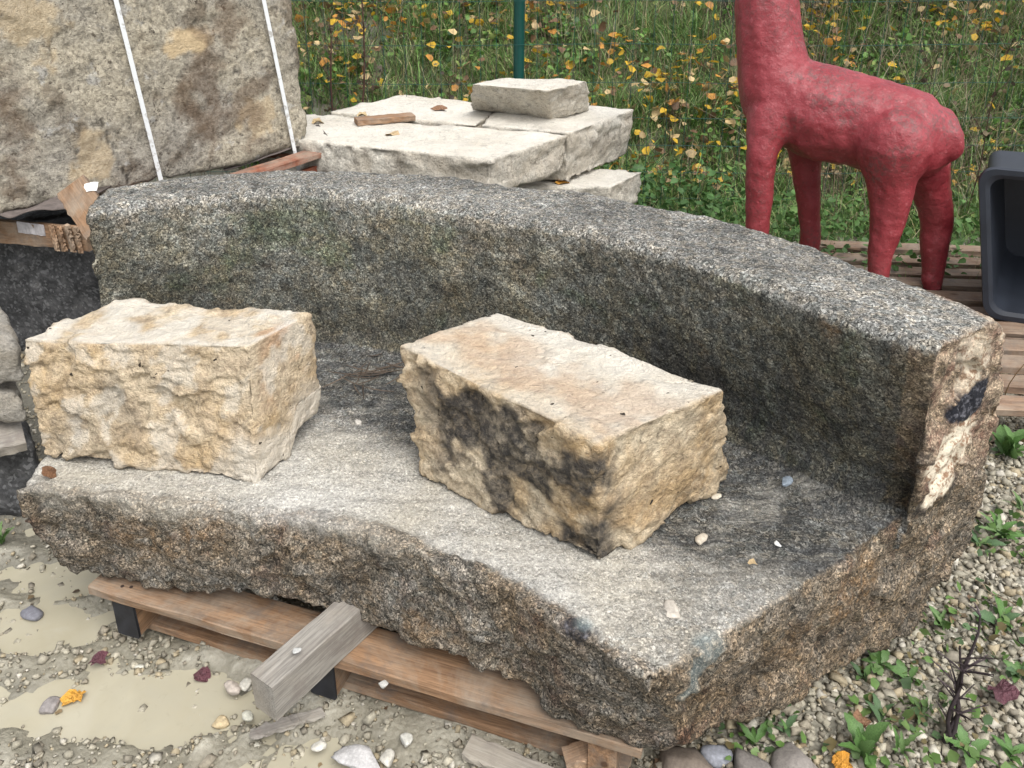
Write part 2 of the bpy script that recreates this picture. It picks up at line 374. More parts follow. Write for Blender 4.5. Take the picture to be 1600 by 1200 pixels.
pud = obj('puddle', pymesh('puddle', pv, [tuple(range(6))], M['puddle']), loc=(0, 0, -.0215)); tag(pud, kind='structure')

# ------------------------------------------------------------------ rounded rock box
def cube_grid(n):
    faces = []; vs = []; base = 0
    for ax in range(3):
        for sg in (-1, 1):
            a, b = [i for i in range(3) if i != ax]
            na, nb = n[a], n[b]
            A, B = np.meshgrid(np.linspace(-1, 1, na + 1), np.linspace(-1, 1, nb + 1), indexing='ij')
            v = np.zeros((A.size, 3)); v[:, a] = A.ravel(); v[:, b] = B.ravel(); v[:, ax] = sg
            i = np.arange(A.size).reshape(A.shape) + base
            f = np.stack([i[:-1, :-1], i[1:, :-1], i[1:, 1:], i[:-1, 1:]], -1).reshape(-1, 4)
            flip = (sg < 0) ^ (ax == 1)
            faces.append(f[:, ::-1] if flip else f); vs.append(v); base += A.size
    V = np.concatenate(vs); F = np.concatenate(faces)
    key = np.round(V * 4096).astype(np.int64); key = key[:, 0] * 100000000 + key[:, 1] * 10000 + key[:, 2]
    u, first, inv = np.unique(key, return_index=True, return_inverse=True)
    return V[first], inv[F]
def rock(name, bot, top, mat, res=.01, r=.02, chip=.012, tchip=.004, cs=16, low=.01, seed=1, stain=None, parent=None, hook=None, strata=0, sawn=1.):
    C8 = np.array([*bot, *top], float)            # 0..3 bottom ccw from front-left, 4..7 top
    ex = .25 * ((C8[1] - C8[0]) + (C8[2] - C8[3]) + (C8[5] - C8[4]) + (C8[6] - C8[7]))
    ey = .25 * ((C8[3] - C8[0]) + (C8[2] - C8[1]) + (C8[7] - C8[4]) + (C8[6] - C8[5]))
    ez = .25 * (C8[4:] - C8[:4]).sum(0)
    L = np.array([np.linalg.norm(e) for e in (ex, ey, ez)]); h = L / 2
    U, F = cube_grid([max(2, int(round(l / res))) for l in L])
    pm = U * h; rr = np.minimum(r * (1 + .7 * fbm(pm, 6, 2, seed)[:, None]), h.min() * .9); rr = np.maximum(rr, .001)
    q = np.clip(pm, -(h - rr), h - rr); d = pm - q; nrm = np.linalg.norm(d, axis=1)[:, None]
    # edges: project to the rounded surface
    dirn = d / np.maximum(nrm, 1e-9); pr = q + rr * dirn; up = pr / h
    s, t, w = ((up[:, i:i + 1] + 1) / 2 for i in range(3))
    B = (C8[0] * (1 - s) + C8[1] * s) * (1 - t) + (C8[3] * (1 - s) + C8[2] * s) * t
    T = (C8[4] * (1 - s) + C8[5] * s) * (1 - t) + (C8[7] * (1 - s) + C8[6] * s) * t
    V = B * (1 - w) + T * w
    N = dirn[:, 0:1] * ex / L[0] + dirn[:, 1:2] * ey / L[1] + dirn[:, 2:3] * ez / L[2]; N /= np.linalg.norm(N, axis=1)[:, None]
    flat = np.clip(dirn[:, 2], 0, 1) ** 3
    amp = chip * (1 - flat) + tchip * flat; amp = amp * (1 - (1 - sawn) * np.clip(dirn[:, 0], 0, 1) ** 3)
    Q = V + fbm(V, 14, 2, seed + 5)[:, None] * .008
    if strata: Q = Q * (1, 1, strata)
    dis = facets(Q, cs * .45, seed) * .62 + facets(Q, cs * 1.1, seed + 3) * .42 + facets(Q, cs * 2.6, seed + 4) * .20 + fbm(V, cs * 2.5, 4, seed + 6) * .07
    V = V + N * (dis * amp)[:, None] + N * (fbm(V, 4.5, 3, seed + 8) * low)[:, None]
    if hook: V = hook(V, U, N)
    za = np.zeros((len(V), 3)) if stain is None else stain(V, U, N)
    base = np.array([C8[:, 0].mean(), C8[:, 1].mean(), C8[:4, 2].min()])
    o = obj(name, mesh(name, V - base, F, mat, cols={'za': za}, smooth=True), parent, tuple(base))
    return o
def shade_flatish(o, a=30):
    pass

# ------------------------------------------------------------------ curved granite bench
ZS, ZT = .43, .875
def crv(pts, n):
    p = np.array(pts, float); d = np.r_[0, np.cumsum(np.linalg.norm(np.diff(p, axis=0), axis=1))]; d /= d[-1]
    t = np.linspace(0, 1, n); m = np.gradient(p, d, axis=0); out = []
    for x in t:
        i = min(np.searchsorted(d, x, side='right') - 1, len(d) - 2); hh = d[i + 1] - d[i]; u = (x - d[i]) / hh
        out.append((2 * u ** 3 - 3 * u ** 2 + 1) * p[i] + (u ** 3 - 2 * u ** 2 + u) * hh * m[i] + (-2 * u ** 3 + 3 * u ** 2) * p[i + 1] + (u ** 3 - u ** 2) * hh * m[i + 1])
    return np.array(out)
NS = 70
Fc = crv([P(x, y, ZS) for x, y in ((30, 762), (150, 775), (297, 792), (450, 808), (560, 828), (640, 856), (721, 889), (822, 937), (871, 967), (940, 1020), (1017, 1059))], NS)
TI = crv([P(x, y, ZT) for x, y in ((137, 328), (232, 315), (345, 304), (439, 298), (532, 301), (626, 311), (720, 327), (820, 345), (900, 358), (1000, 383), (1100, 413), (1200, 450), (1300, 490), (1400, 525), (1466, 545))], NS)
TO = crv([P(x, y, ZT) for x, y in ((168, 291), (244, 279), (345, 268), (439, 264), (514, 264), (645, 269), (750, 279), (815, 289), (927, 298), (1002, 315), (1115, 337), (1245, 372), (1364, 418), (1460, 450), (1517, 473), (1560, 503))], NS)
I_R = [P(x, y, ZS - .01) for x, y in ((480, 540), (560, 546), (640, 560), (900, 615), (1140, 694), (1250, 742), (1350, 785), (1425, 802))]
i0 = np.array([TI[0][0] - .05, TI[0][1] + .01, ZS - .01])
Ic = crv([i0, (i0 + I_R[0]) / 2 + (0, .01, 0)] + I_R, NS)
BF = crv([P(x, y, z) for x, y, z in ((94, 886, .19), (160, 904, .165), (300, 924, .18), (400, 932, .20), (491, 952, .205), (574, 976, .20), (635, 994, .20), (721, 1022, .19), (747, 1042, .185), (837, 1080, .17), (860, 1116, .158), (972, 1150, .155), (1070, 1166, .16))], NS)
s_ = np.linspace(0, 1, NS)[:, None]
FM = Fc * .5 + BF * .5 + np.array([0, -.012, 0]) ; FM[:4, 0] -= .02
def ease(arr, target, span=.22):      # bend the last stretch of a rail to the end of the stone, without a kink
    w = np.clip((np.linspace(0, 1, NS) - (1 - span)) / span, 0, 1)[:, None] ** 1.6; return arr + (target - arr[-1]) * w
OB = TO + np.array([.02, .03, 0]); OB[:, 2] = .22
OM = TO + np.array([.03, .02, 0]); OM[:, 2] = .55
BB = OB * .75 + BF * .25; BB[:, 2] = .15
UM = (BB + BF) / 2; UM[:, 2] = .15
OB = ease(OB, D(1512, 850, 1.585)); OM = ease(OM, D(1572, 630, 1.53)); BB = ease(BB, D(1428, 980, 1.50)); UM = ease(UM, D(1240, 1090, 1.275))
SM = Fc * .5 + Ic * .5; SM[:, 2] = ZS - .012
ch = .022
def toward(a, b, d):
    v = b - a; return a + v / np.linalg.norm(v, axis=1)[:, None] * d
fil = .05 + .045 * s_ ** 2
def toward2(a, b, d): v = b - a; return a + v / np.linalg.norm(v, axis=1)[:, None] * d
Iu = toward2(Ic, TI, fil); Is = toward2(Ic, SM, fil * 1.1); Im = Ic * .45 + (Iu + Is) / 2 * .55
prof = [Fc, FM, BF, UM, BB, OB, OM, toward(TO, OM, .02), toward(TO, TI, .02), toward(TI, TO, ch), toward(TI, Ic, ch), Iu, Im, Is, SM]
zones = ['front', 'front', 'under', 'under', 'back', 'back', 'back', 'top', 'top', 'top', 'inner', 'inner', 'seat', 'seat', 'seat']
PR = np.array(prof)                              # profile point, station, xyz
k = len(prof)
V0 = PR.transpose(1, 0, 2).reshape(-1, 3)
F0 = [(i * k + j, i * k + (j + 1) % k, (i + 1) * k + (j + 1) % k, (i + 1) * k + j) for i in range(NS - 1) for j in range(k)]
tris = []
for base, rev in ((0, False), ((NS - 1) * k, True)):   # end caps: fan from inside the section
    c = len(V0); cen = (V0[base + 3] * .3 + V0[base + 12] * .4 + V0[base + 5] * .3)[None]; V0 = np.vstack([V0, cen])
    for j in range(k):
        a, b = base + j, base + (j + 1) % k
        tris.append((a, c, b) if not rev else (b, c, a))
tmp = bpy.data.meshes.new('tmp'); tmp.from_pydata([tuple(v) for v in V0], [], [tuple(reversed(f)) for f in F0] + [tuple(t) for t in tris])
to = obj('tmp', tmp)
rm = to.modifiers.new('r', 'REMESH'); rm.mode = 'VOXEL'; rm.voxel_size = .0072; rm.adaptivity = 0
me = evaluated(to); bpy.data.objects.remove(to)
V = vcount(me).astype(float); 

def biggest(me):
    e = np.empty(len(me.edges) * 2, np.int32); me.edges.foreach_get('vertices', e); e = e.reshape(-1, 2); n = len(me.vertices); lab = np.arange(n)
    for _ in range(400):
        m = np.minimum(lab[e[:, 0]], lab[e[:, 1]]); new = lab.copy(); np.minimum.at(new, e[:, 0], m); np.minimum.at(new, e[:, 1], m); new = new[new]
        if (new == lab).all(): break
        lab = new
    u, c = np.unique(lab, return_counts=True); return lab == u[c.argmax()], len(u)
keep, nisl = biggest(me); print('bench islands', nisl)
if nisl > 1:
    bm = bmesh.new(); bm.from_mesh(me); bm.verts.ensure_lookup_table(); bmesh.ops.delete(bm, geom=[bm.verts[i] for i in np.nonzero(~keep)[0]], context='VERTS'); bm.to_mesh(me); bm.free(); V = vcount(me).astype(float)
kd = kdtree.KDTree(k * (NS * 1) * 6); rec = []; ii = 0
for j in range(k):
    for u in np.linspace(0, 1, 6, endpoint=False):
        a = PR[j] * (1 - u) + PR[(j + 1) % k] * u
        for i in range(NS): kd.insert(a[i], ii); rec.append((j, u, i / (NS - 1))); ii += 1
kd.balance(); rec = np.array(rec)
hit = rec[[kd.find(v)[1] for v in V]]
Nn = vnorm(me).astype(float)
zi = hit[:, 0].astype(int); zarr = np.array(zones)[zi]; st = hit[:, 2]
endd = (Fc[-1] - Fc[-6]); endd = np.array([.62, -.62, 0]); endd /= np.linalg.norm(endd)
endm = ((Nn @ np.array([.78, -.62, 0]) > .45) & (st > .96)).astype(float)
lend = ((Nn[:, 0] < -.6) & (st < .04)).astype(float)
front = (zarr == 'front').astype(float); under = (zarr == 'under').astype(float); backm = (zarr == 'back').astype(float)
topm = (zarr == 'top') * 1.; inner = (zarr == 'inner') * 1.; seat = (zarr == 'seat') * (Nn[:, 2] > .35) * 1.
rough = np.clip(front + under + backm * .7 + endm + lend, 0, 1)
# soften the zone weights over the mesh a little
ed = np.empty(len(me.edges) * 2, np.int32); me.edges.foreach_get('vertices', ed); ed = ed.reshape(-1, 2)
deg = np.bincount(ed.ravel(), minlength=len(V)).astype(float)
def blur(a, n):
    for _ in range(n):
        b = np.bincount(ed[:, 0], a[ed[:, 1]], len(V)) + np.bincount(ed[:, 1], a[ed[:, 0]], len(V)); a = .4 * a + .6 * b / np.maximum(deg, 1)
    return a
rough = blur(rough, 3)
Nb = np.stack([blur(Nn[:, i], 6) for i in range(3)], -1); Nb /= np.linalg.norm(Nb, axis=1)[:, None]
Q = V + fbm(V, 9, 3, 2)[:, None] * .02
dis = rough * (facets(Q, 9, 3) * .012 + facets(Q, 22, 5) * .008 + fbm(V, 7, 4, 6) * .014 + fbm(V, 45, 3, 8) * .004)
# the rough front bulges out below a slightly undercut, crumbly arris
dis += (1 - rough) * (fbm(V, 5, 3, 12) * .004 + fbm(V, 30, 4, 13) * .0038)
grooves = np.sin((V[:, 0] * .8 - V[:, 1] * .55) * 95 + fbm(V, 8, 2, 4) * 3) * seat * (zi == 13) * .0022
dis += grooves
V2 = V + Nb * dis[:, None]
# attribute masks
def camproj(V):
    d = V - (0, 0, CAMH); cz = d[:, 1] * math.cos(PITCH) - d[:, 2] * math.sin(PITCH); cy = d[:, 1] * math.sin(PITCH) + d[:, 2] * math.cos(PITCH)
    return 800 + FPX * d[:, 0] / cz, PPY - FPX * cy / cz, cz
VX, VY, VZ = camproj(V2)
def D2(px, py, _=0):           # the surface point seen at that place of the photograph
    m = np.hypot(VX - px, VY - py); m = np.where(m < 9, VZ, 99 + m); return V[np.argmin(m)]
def blob(c, r, nz=.5, fs=12, seed=0, soft=.35, sq=(1, 1, 1)):
    d = np.linalg.norm((V - np.asarray(c)) * sq, axis=1) / r + fbm(V, fs, 4, seed) * nz
    return sstep(1 + soft, 1 - soft, d)
nz1 = fbm(V, 3.2, 4, 21); nz2 = fbm(V, 9, 4, 22)
fd = np.where(zi == 14, hit[:, 1] * .5 + .5, np.where(zi == 13, hit[:, 1] * .45 + .05, 0))     # 0 at back crease, 1 at front arris
dust = seat * sstep(.42, .74, fd + nz1 * .12 + nz2 * .08) * (1 - sstep(.86, .99, st) * .45)
dust = np.maximum(dust, seat * sstep(.25, .6, nz2 + .15) * .35)
dust = np.maximum(dust, front * sstep(.42, .0, hit[:, 1] * 1.0 + (zi == 1) * 1 + nz2 * .35) * .55 * sstep(.75, .45, st + nz1 * .2))
dust = blur(dust, 2)
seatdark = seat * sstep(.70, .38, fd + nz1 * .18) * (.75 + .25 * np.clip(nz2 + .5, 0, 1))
ih = np.where(zi == 10, hit[:, 1] * .9, np.where(zi == 11, .95, 0))
moss = inner * (.45 + .55 * sstep(.0, .22, ih + nz2 * .12)); moss = np.maximum(moss, topm * .10)
moss = np.maximum(moss, lend * .4); moss = np.clip(moss + inner * sstep(.5, .8, st) * .15, 0, 1)
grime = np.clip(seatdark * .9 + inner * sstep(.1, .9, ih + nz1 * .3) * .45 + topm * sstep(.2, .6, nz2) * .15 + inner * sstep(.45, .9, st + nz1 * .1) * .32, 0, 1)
rust = np.clip((front + under + lend) * (.65 + .35 * nz2) + endm * .9, 0, 1)
rust = np.maximum(rust, inner * sstep(.2, .6, fbm(V, 6, 3, 30)) * .35)
orange = blob(D2(330, 835), .05, .8, 14, 1) * .6 + blob(D2(210, 845), .05, .8, 14, 2) * .7 + blob(D2(1345, 925), .07, .8, 12, 3) * .9 + blob(D2(1240, 1010), .05, .9, 12, 5) * .5
orange += blob(D2(1290, 520), .03, .5, 14, 6) * .8 + front * sstep(.45, .9, fbm(V, 6, 4, 33)) * .6 + inner * sstep(.6, .95, fbm(V, 7, 4, 34)) * .35
lime = (blob(D2(1488, 722), .060, .4, 18, 7, .12) + blob(D2(1512, 700), .055, .4, 18, 7, .12) + blob(D2(1500, 690), .050, .4, 18, 8, .12) + blob(D2(1478, 765), .045, .4, 18, 9, .12)) * (V[:, 2] > .36)
lime += blob(D2(1525, 560), .06, .7, 18, 17, .2) * .45 + blob(D2(1510, 600), .04, .7, 18, 17, .2) * .4
blackp = blob(D2(1540, 618), .038, .4, 18, 8, .12) + blob(D2(1516, 638), .034, .4, 18, 8, .12) + blob(D2(1497, 655), .022, .4, 18, 8, .12) + blob(D2(905, 985), .022, 1.0, 24, 9, .5) * .8
lime = lime * (1 - np.clip(blackp, 0, 1))
bluep = blob(D2(1120, 1010), .030, .5, 16, 10) + blob(D2(1095, 1050), .022, .5, 16, 11) + blob(D2(1085, 1085), .02, .5, 16, 11) + blob(D2(912, 968), .018, .5, 20, 12)
pinkm = (st > .93) * sstep(.10, .30, Nn @ np.array([.9, -.43, 0])) * sstep(.46, .56, V[:, 2] + nz2 * .06)
pinkm = blur(pinkm, 3); sidem = blur(sstep(.15, .45, Nb @ np.array([.8, -.6, 0])), 2); lime = lime * sidem; blackp = blackp * np.where(st > .9, sidem, 1)
rust = np.clip(rust + inner * sstep(.955, .985, st) * .8, 0, 1); pinkm = np.maximum(pinkm * .95, inner * sstep(.965, .995, st) * .35 * sstep(.5, .6, V[:, 2]))
za = np.stack([dust, moss, rust], -1); zb = np.stack([np.clip(lime, 0, 1), np.clip(blackp, 0, 1), np.clip(bluep, 0, 1)], -1)
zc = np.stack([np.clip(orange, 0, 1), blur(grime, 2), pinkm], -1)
bc = np.array([-.1, 1.9, .145])
me.vertices.foreach_set('co', (V2 - bc).astype(np.float32).ravel())
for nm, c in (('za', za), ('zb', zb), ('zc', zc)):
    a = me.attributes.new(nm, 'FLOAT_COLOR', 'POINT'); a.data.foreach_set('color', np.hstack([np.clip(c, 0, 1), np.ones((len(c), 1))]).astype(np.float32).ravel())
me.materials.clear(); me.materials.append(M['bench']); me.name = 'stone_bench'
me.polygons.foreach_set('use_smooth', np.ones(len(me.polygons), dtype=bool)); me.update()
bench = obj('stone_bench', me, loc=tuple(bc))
tag(bench, 'long curved mossy granite bench with a tall back, lying on the wooden pallet', 'stone bench')

# ------------------------------------------------------------------ two limestone blocks on the bench
def stainL(V, U, N):
    z = np.zeros((len(V), 3)); r = sstep(.6, .9, U[:, 0]); 
    z[:, 1] = r * sstep(-.05, .35, fbm(V, 11, 4, 3)) * sstep(-.6, .1, U[:, 2]) * sstep(-.9, -.2, U[:, 1]) * sstep(.75, .3, U[:, 1])
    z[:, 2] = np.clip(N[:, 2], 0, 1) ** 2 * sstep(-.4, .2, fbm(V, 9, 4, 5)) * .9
    z[:, 2] = np.maximum(z[:, 2], r * sstep(.0, -.6, U[:, 2] + fbm(V, 8, 3, 5) * .3) * .8)
    z[:, 2] = np.maximum(z[:, 2], sstep(.1, .4, fbm(V, 12, 4, 25)) * .5)
    z[:, 0] = sstep(.15, .6, fbm(V, 7, 4, 9) - U[:, 2] * .25) * .35 * (1 - r)
    return z
def hookL(V, U, N):        # notch under the back half of the right end
    m = sstep(-.35, -.6, U[:, 2]) * sstep(.0, .35, U[:, 1]) * sstep(.3, .8, U[:, 0])
    V = V.copy(); V[:, 2] += m * .045; return V
T_ = [P(32, 532, .70), P(388, 540, .725), P(492, 486, .725), P(182, 470, .72)]
B_ = [P(66, 712, ZS + .005), P(402, 757, ZS - .005), P(499, 668, ZS - .005), P(182, 640, ZS - .005)]
B_[0][2] += .0
blockL = rock('limestone_block', B_, T_, M['lime'], .0052, .007, .021, .006, 15, .006, 4, stainL, hook=hookL, strata=1.6, sawn=.3)
tag(blockL, 'cream rough-hewn limestone block resting at the left end of the bench seat', 'stone block')
def stainR(V, U, N):
    z = np.zeros((len(V), 3)); fl = sstep(-.6, -.9, U[:, 1])
    z[:, 0] = fl * sstep(.0, .22, fbm(V, 9, 5, 6) * .45 + .34 - np.abs(U[:, 2] * .8 + (U[:, 0] - .1) * .55) * .42) * sstep(.99, .8, U[:, 2]) * sstep(-1.0, -.5, U[:, 0])
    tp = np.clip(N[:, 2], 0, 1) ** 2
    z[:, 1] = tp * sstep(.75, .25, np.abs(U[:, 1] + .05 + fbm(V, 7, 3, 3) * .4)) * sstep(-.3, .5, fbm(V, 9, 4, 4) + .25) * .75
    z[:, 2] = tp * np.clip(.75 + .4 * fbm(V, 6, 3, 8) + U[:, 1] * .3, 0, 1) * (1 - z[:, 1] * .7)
    return z
T_ = [P(624, 540, .70), P(932, 692, .71), P(1134, 607, .71), P(778, 486, .705)]
B_ = [P(655, 742, ZS - .005), P(935, 884, ZS - .005), P(1140, 752, ZS - .005), P(790, 660, ZS - .005)]
blockR = rock('limestone_block', B_, T_, M['lime2'], .0052, .008, .023, .005, 14, .006, 9, stainR, strata=1.3, sawn=.8)
tag(blockR, 'ochre limestone block with black stained side and rusty top, on the middle of the seat', 'stone block')

# ------------------------------------------------------------------ boards
def board_mesh(name, L, Wd, T, mat, seed=0, rough=.0015, nseg=14, r=.0025):
    """chamfered plank along local X, slightly uneven and with worn ends"""
    g = np.random.default_rng(seed); xs = np.linspace(-L / 2, L / 2, nseg + 1); V = []
    sec = [(-Wd / 2 + r, -T / 2), (Wd / 2 - r, -T / 2), (Wd / 2, -T / 2 + r), (Wd / 2, T / 2 - r), (Wd / 2 - r, T / 2), (-Wd / 2 + r, T / 2), (-Wd / 2, T / 2 - r), (-Wd / 2, -T / 2 + r)]
    for x in xs:
        for y, z in sec:
            V.append((x + g.normal() * rough * .6, y + g.normal() * rough, z + g.normal() * rough * .35))
    F = [(i * 8 + j, (i + 1) * 8 + j, (i + 1) * 8 + (j + 1) % 8, i * 8 + (j + 1) % 8) for i in range(nseg) for j in range(8)]
    F = [tuple(reversed(f)) for f in F]
    F += [tuple(range(8)), tuple(reversed(range(nseg * 8, nseg * 8 + 8)))]
    return pymesh(name, V, [tuple(reversed(f)) for f in F], mat)
def plank(name, a, b, Wd, T, mat, parent=None, up=(0, 0, 1), seed=0, roll=0, rough=.0015):
    a = Vector(a); b = Vector(b); d = (b - a); L = d.length; d.normalize(); u = Vector(up); y = u.cross(d).normalized(); z = d.cross(y)
    m = Matrix((d, y, z)).transposed().to_4x4() @ Matrix.Rotation(roll, 4, 'X'); m.translation = (a + b) / 2
    o = bpy.data.objects.new(name, board_mesh(name, L, Wd, T, mat, seed, rough)); COL.objects.link(o)
    if parent:
        o.parent = parent; m = parent.matrix_world.inverted() @ m
    o.matrix_local = m; return o
def upd(): bpy.context.view_layer.update()

# pallet below the bench (stringers run back, deck boards run along the front)
A = P(138, 916, .145); Bp = P(1003, 1172, .145); A[2] = Bp[2] = 0
pd = Vector(Bp - A); PL = pd.length; pd.normalize(); pn = Vector((-pd.y, pd.x, 0))
pal = empty('wooden_pallet', (float(A[0] + Bp[0]) / 2 + pn.x * .5, float(A[1] + Bp[1]) / 2 + pn.y * .5, 0)); upd()
tag(pal, 'brown wooden pallet with black stringer ends carrying the granite bench', 'pallet')
def pp(u, v, z): return Vector((A[0], A[1], 0)) + pd * u + pn * v + Vector((0, 0, z))
g0 = .006
for i, (v0, wd) in enumerate(((0, .105), (.16, .09), (.31, .09), (.46, .09), (.61, .09), (.76, .09), (.90, .10))):
    plank('deck_board', pp(0 + rnd.uniform(-.004, .004), v0 + wd / 2, .133), pp(PL, v0 + wd / 2, .133), wd, .024, M['wood'] if i else M['woodl'] if False else M['wood'], pal, seed=20 + i, rough=.0012)
def nail_mesh():
    n = 8; V = [(.0042 * math.cos(2 * math.pi * i / n), .0042 * math.sin(2 * math.pi * i / n), z) for z in (0, .0015) for i in range(n)]
    return pymesh('nail', V, [tuple(range(n, 2 * n))] + [(i, (i + 1) % n, n + (i + 1) % n, n + i) for i in range(n)], plain('rusty_nail', (.045, .03, .025), .6))
nm_ = nail_mesh(); upd()
for u in (.075, .10, .59, .615, PL - .085, PL - .06):
    for v_ in (.03, .078):
        obj('nail', nm_, pal, tuple(pal.matrix_world.inverted() @ pp(u + rnd.uniform(-.005, .005), v_ + rnd.uniform(-.006, .006), .1452)))
for i, u in enumerate((.085, .60, PL - .075)):
    s = plank('stringer', pp(u, .012, .0705), pp(u, .985, .0705), .056, .100, M['wood'], pal, seed=40 + i)
    if i < 2:
        cap = plank('painted_end', pp(u, .004, .0705), pp(u, .0115, .0705), .059, .102, M['black'], None, seed=50 + i, rough=.0006); cap.parent = s
        upd(); cap.matrix_parent_inverse = s.matrix_world.inverted(); 
for i, (u0, u1, v0) in enumerate(((.06, PL - .03, .10), (.06, PL - .03, .48), (.06, PL - .03, .86))):
    plank('bottom_board', pp(u0, v0, .010), pp(u1, v0, .010), .10, .021, M['wood'], pal, seed=60 + i)
# grey timber wedge lying across the deck
z0 = .147; tw, th = .062, .088
a1 = P(433, 1128, z0); b1 = P(572, 997, z0)
a1 = Vector(a1); b1 = Vector(b1); dd = (b1 - a1).normalized(); side = Vector((-dd.y, dd.x, 0))
tb = plank('timber_beam', a1 + side * tw * .5 + Vector((0, 0, th / 2)), a1 + dd * .52 + side * tw * .5 + Vector((0, 0, th / 2)), tw, th, M['woodg'], seed=71, rough=.001)
tag(tb, 'square grey weathered timber jammed across the pallet under the bench', 'timber')
st_ = plank('wood_stick', P(392, 1148, .008), P(505, 1112, .012), .022, .009, M['woodg'], seed=72, rough=.003)
tag(st_, 'thin grey splinter of wood lying in the wet gravel below the timber', 'stick')
sc_ = plank('wood_offcut', P(885, 1190, .03), P(960, 1160, .06), .045, .03, M['woodl'], seed=73)
tag(sc_, 'pale sawn wood offcut under the right front corner of the pallet', 'wood offcut')
sc2 = plank('wood_offcut', P(730, 1166, .012), P(905, 1240, .012), .05, .016, M['woodg'], seed=74)
tag(sc2, 'flat grey board scrap lying on the gravel in front of the pallet', 'wood offcut')

# ------------------------------------------------------------------ big strapped block at left, on broken pallet and dark stone
def hexa(front_l, front_r, back_vec, zb, zt, lean=(0, 0)):
    fl, fr, bv = (np.array([*q[:2], 0.]) for q in (front_l, front_r, back_vec))
    b = [fl, fr, fr + bv, fl + bv]; l = np.array([*lean, 0])
    return [q + (0, 0, zb) for q in b], [q + l + (0, 0, zt) for q in b]
fr = P(482, 232, .60); fl = P(60, 327, .60); dvec = fl - fr; fl2 = fr + dvec * 1.75
bv = np.array([-(fr - fl2)[1], (fr - fl2)[0], 0]); bv = bv / np.linalg.norm(bv) * .8
fr_top = D(474, 0, fr[1] + .0)
b_, t_ = hexa(fl2, fr, bv, .60, 1.55)
def stainB(V, U, N):
    z = np.zeros((len(V), 3))
    def ln(pts, w):      # crack: distance to a polyline lying on the face
        best = np.full(len(V), 9.)
        for a, b in zip(pts[:-1], pts[1:]):
            ab = b - a; t = np.clip(((V - a) @ ab) / (ab @ ab), 0, 1); best = np.minimum(best, np.linalg.norm(V - a - t[:, None] * ab, axis=1))
        return sstep(w * 1.6, w * .4, best + fbm(V, 25, 3, 2) * .006)
    def F_(px, py):   # point on the front face plane
        d = ray(px, py); n = np.array([bv[0], bv[1], 0]); c = np.array([0, 0, CAMH]); return c + d * (((fr - c) @ n) / (d @ n))
    z[:, 0] = np.maximum(ln([F_(158, 188), F_(170, 225), F_(190, 262), F_(200, 285)], .006), ln([F_(210, 112), F_(280, 118), F_(350, 113), F_(470, 96)], .004))
    for (x, y, r) in ((295, 60, .085), (275, 75, .05)): z[:, 1] = np.maximum(z[:, 1], sstep(1.2, .8, np.linalg.norm((V - F_(x, y)) * (1, 1, 1.8), axis=1) / r + fbm(V, 12, 3, 5) * .6))
    for (x, y, r) in ((400, 190, .06), (420, 175, .04), (385, 175, .04), (150, 250, .08), (20, 20, .12)): z[:, 1] = np.maximum(z[:, 1], .6 * sstep(1.2, .8, np.linalg.norm(V - F_(x, y), axis=1) / r + fbm(V, 14, 3, 6) * .9))
    for (x, y, r) in ((325, 145, .13), (360, 45, .08), (390, 160, .10), (20, 265, .06), (5, 190, .1)): z[:, 2] = np.maximum(z[:, 2], .8 * sstep(1.3, .6, np.linalg.norm((V - F_(x, y)) * (1.4, 1.4, .7), axis=1) / r + fbm(V, 9, 4, 7) * 1.1))
    return z
def hookB(V, U, N):
    V = V.copy(); m = sstep(.9, .4, np.abs((V[:, 0] - fl[0]) / .35)) * sstep(-.6, -1, U[:, 2]); V[:, 2] += m * 0; return V
big = rock('stone_block', b_, t_, M['big'], .011, .030, .014, .01, 9, .006, 14, stainB)
tag(big, 'huge weathered grey stone block bound with two white straps at upper left', 'stone block')
# straps: closed bands around the block
_t = NT('white_strap'); M['strap'] = _t.done(_t.mix(_t.ramp(_t.noise(22, 5, .7), [(.54, 0.), (.62, .8)]), (.66, .68, .68), (.34, .32, .29)), .45, None, .4)
fdir = (fr - fl2) / np.linalg.norm(fr - fl2); bn = bv / np.linalg.norm(bv)
def strap(pxt, pyt, pxb, pyb, label):
    d = ray(pxt, pyt); n = bn; c = np.array([0, 0, CAMH]); off = fr - bn * .022
    a = c + d * (((off - c) @ n) / (d @ n)); d = ray(pxb, pyb); b = c + d * (((off - c) @ n) / (d @ n))
    dn = (a - b) / (a - b)[2]; top = b + dn * (1.585 - b[2]); bot = b + dn * (.50 - b[2])
    loop = [bot, bot + dn * .07, b, a, top, top + bn * .85, top + bn * .85 - dn * (1.085), bot]
    w = fdir * .0085; V = []; F = []; tk = bn * -.0018
    for q in loop[:-1]:
        cc = (top + bot) / 2 + bn * .42; o = q - cc; o = o / np.linalg.norm(o) * .002
        V += [q - w, q + w, q + w + o, q - w + o]
    m = len(loop) - 1
    for i in range(m):
        j = (i + 1) % m
        for e in range(4): F.append((i * 4 + e, i * 4 + (e + 1) % 4, j * 4 + (e + 1) % 4, j * 4 + e))
    base = bot.copy(); o = obj('strap', pymesh('strap', np.array(V) - base, F, M['strap']), loc=tuple(base)); tag(o, label, 'strap', 'straps around the big block')
strap(181, 0, 250, 276, 'white plastic strap, the left one, around the big grey block')
strap(412, 0, 466, 263, 'white plastic strap, the right one near the corner of the big grey block')
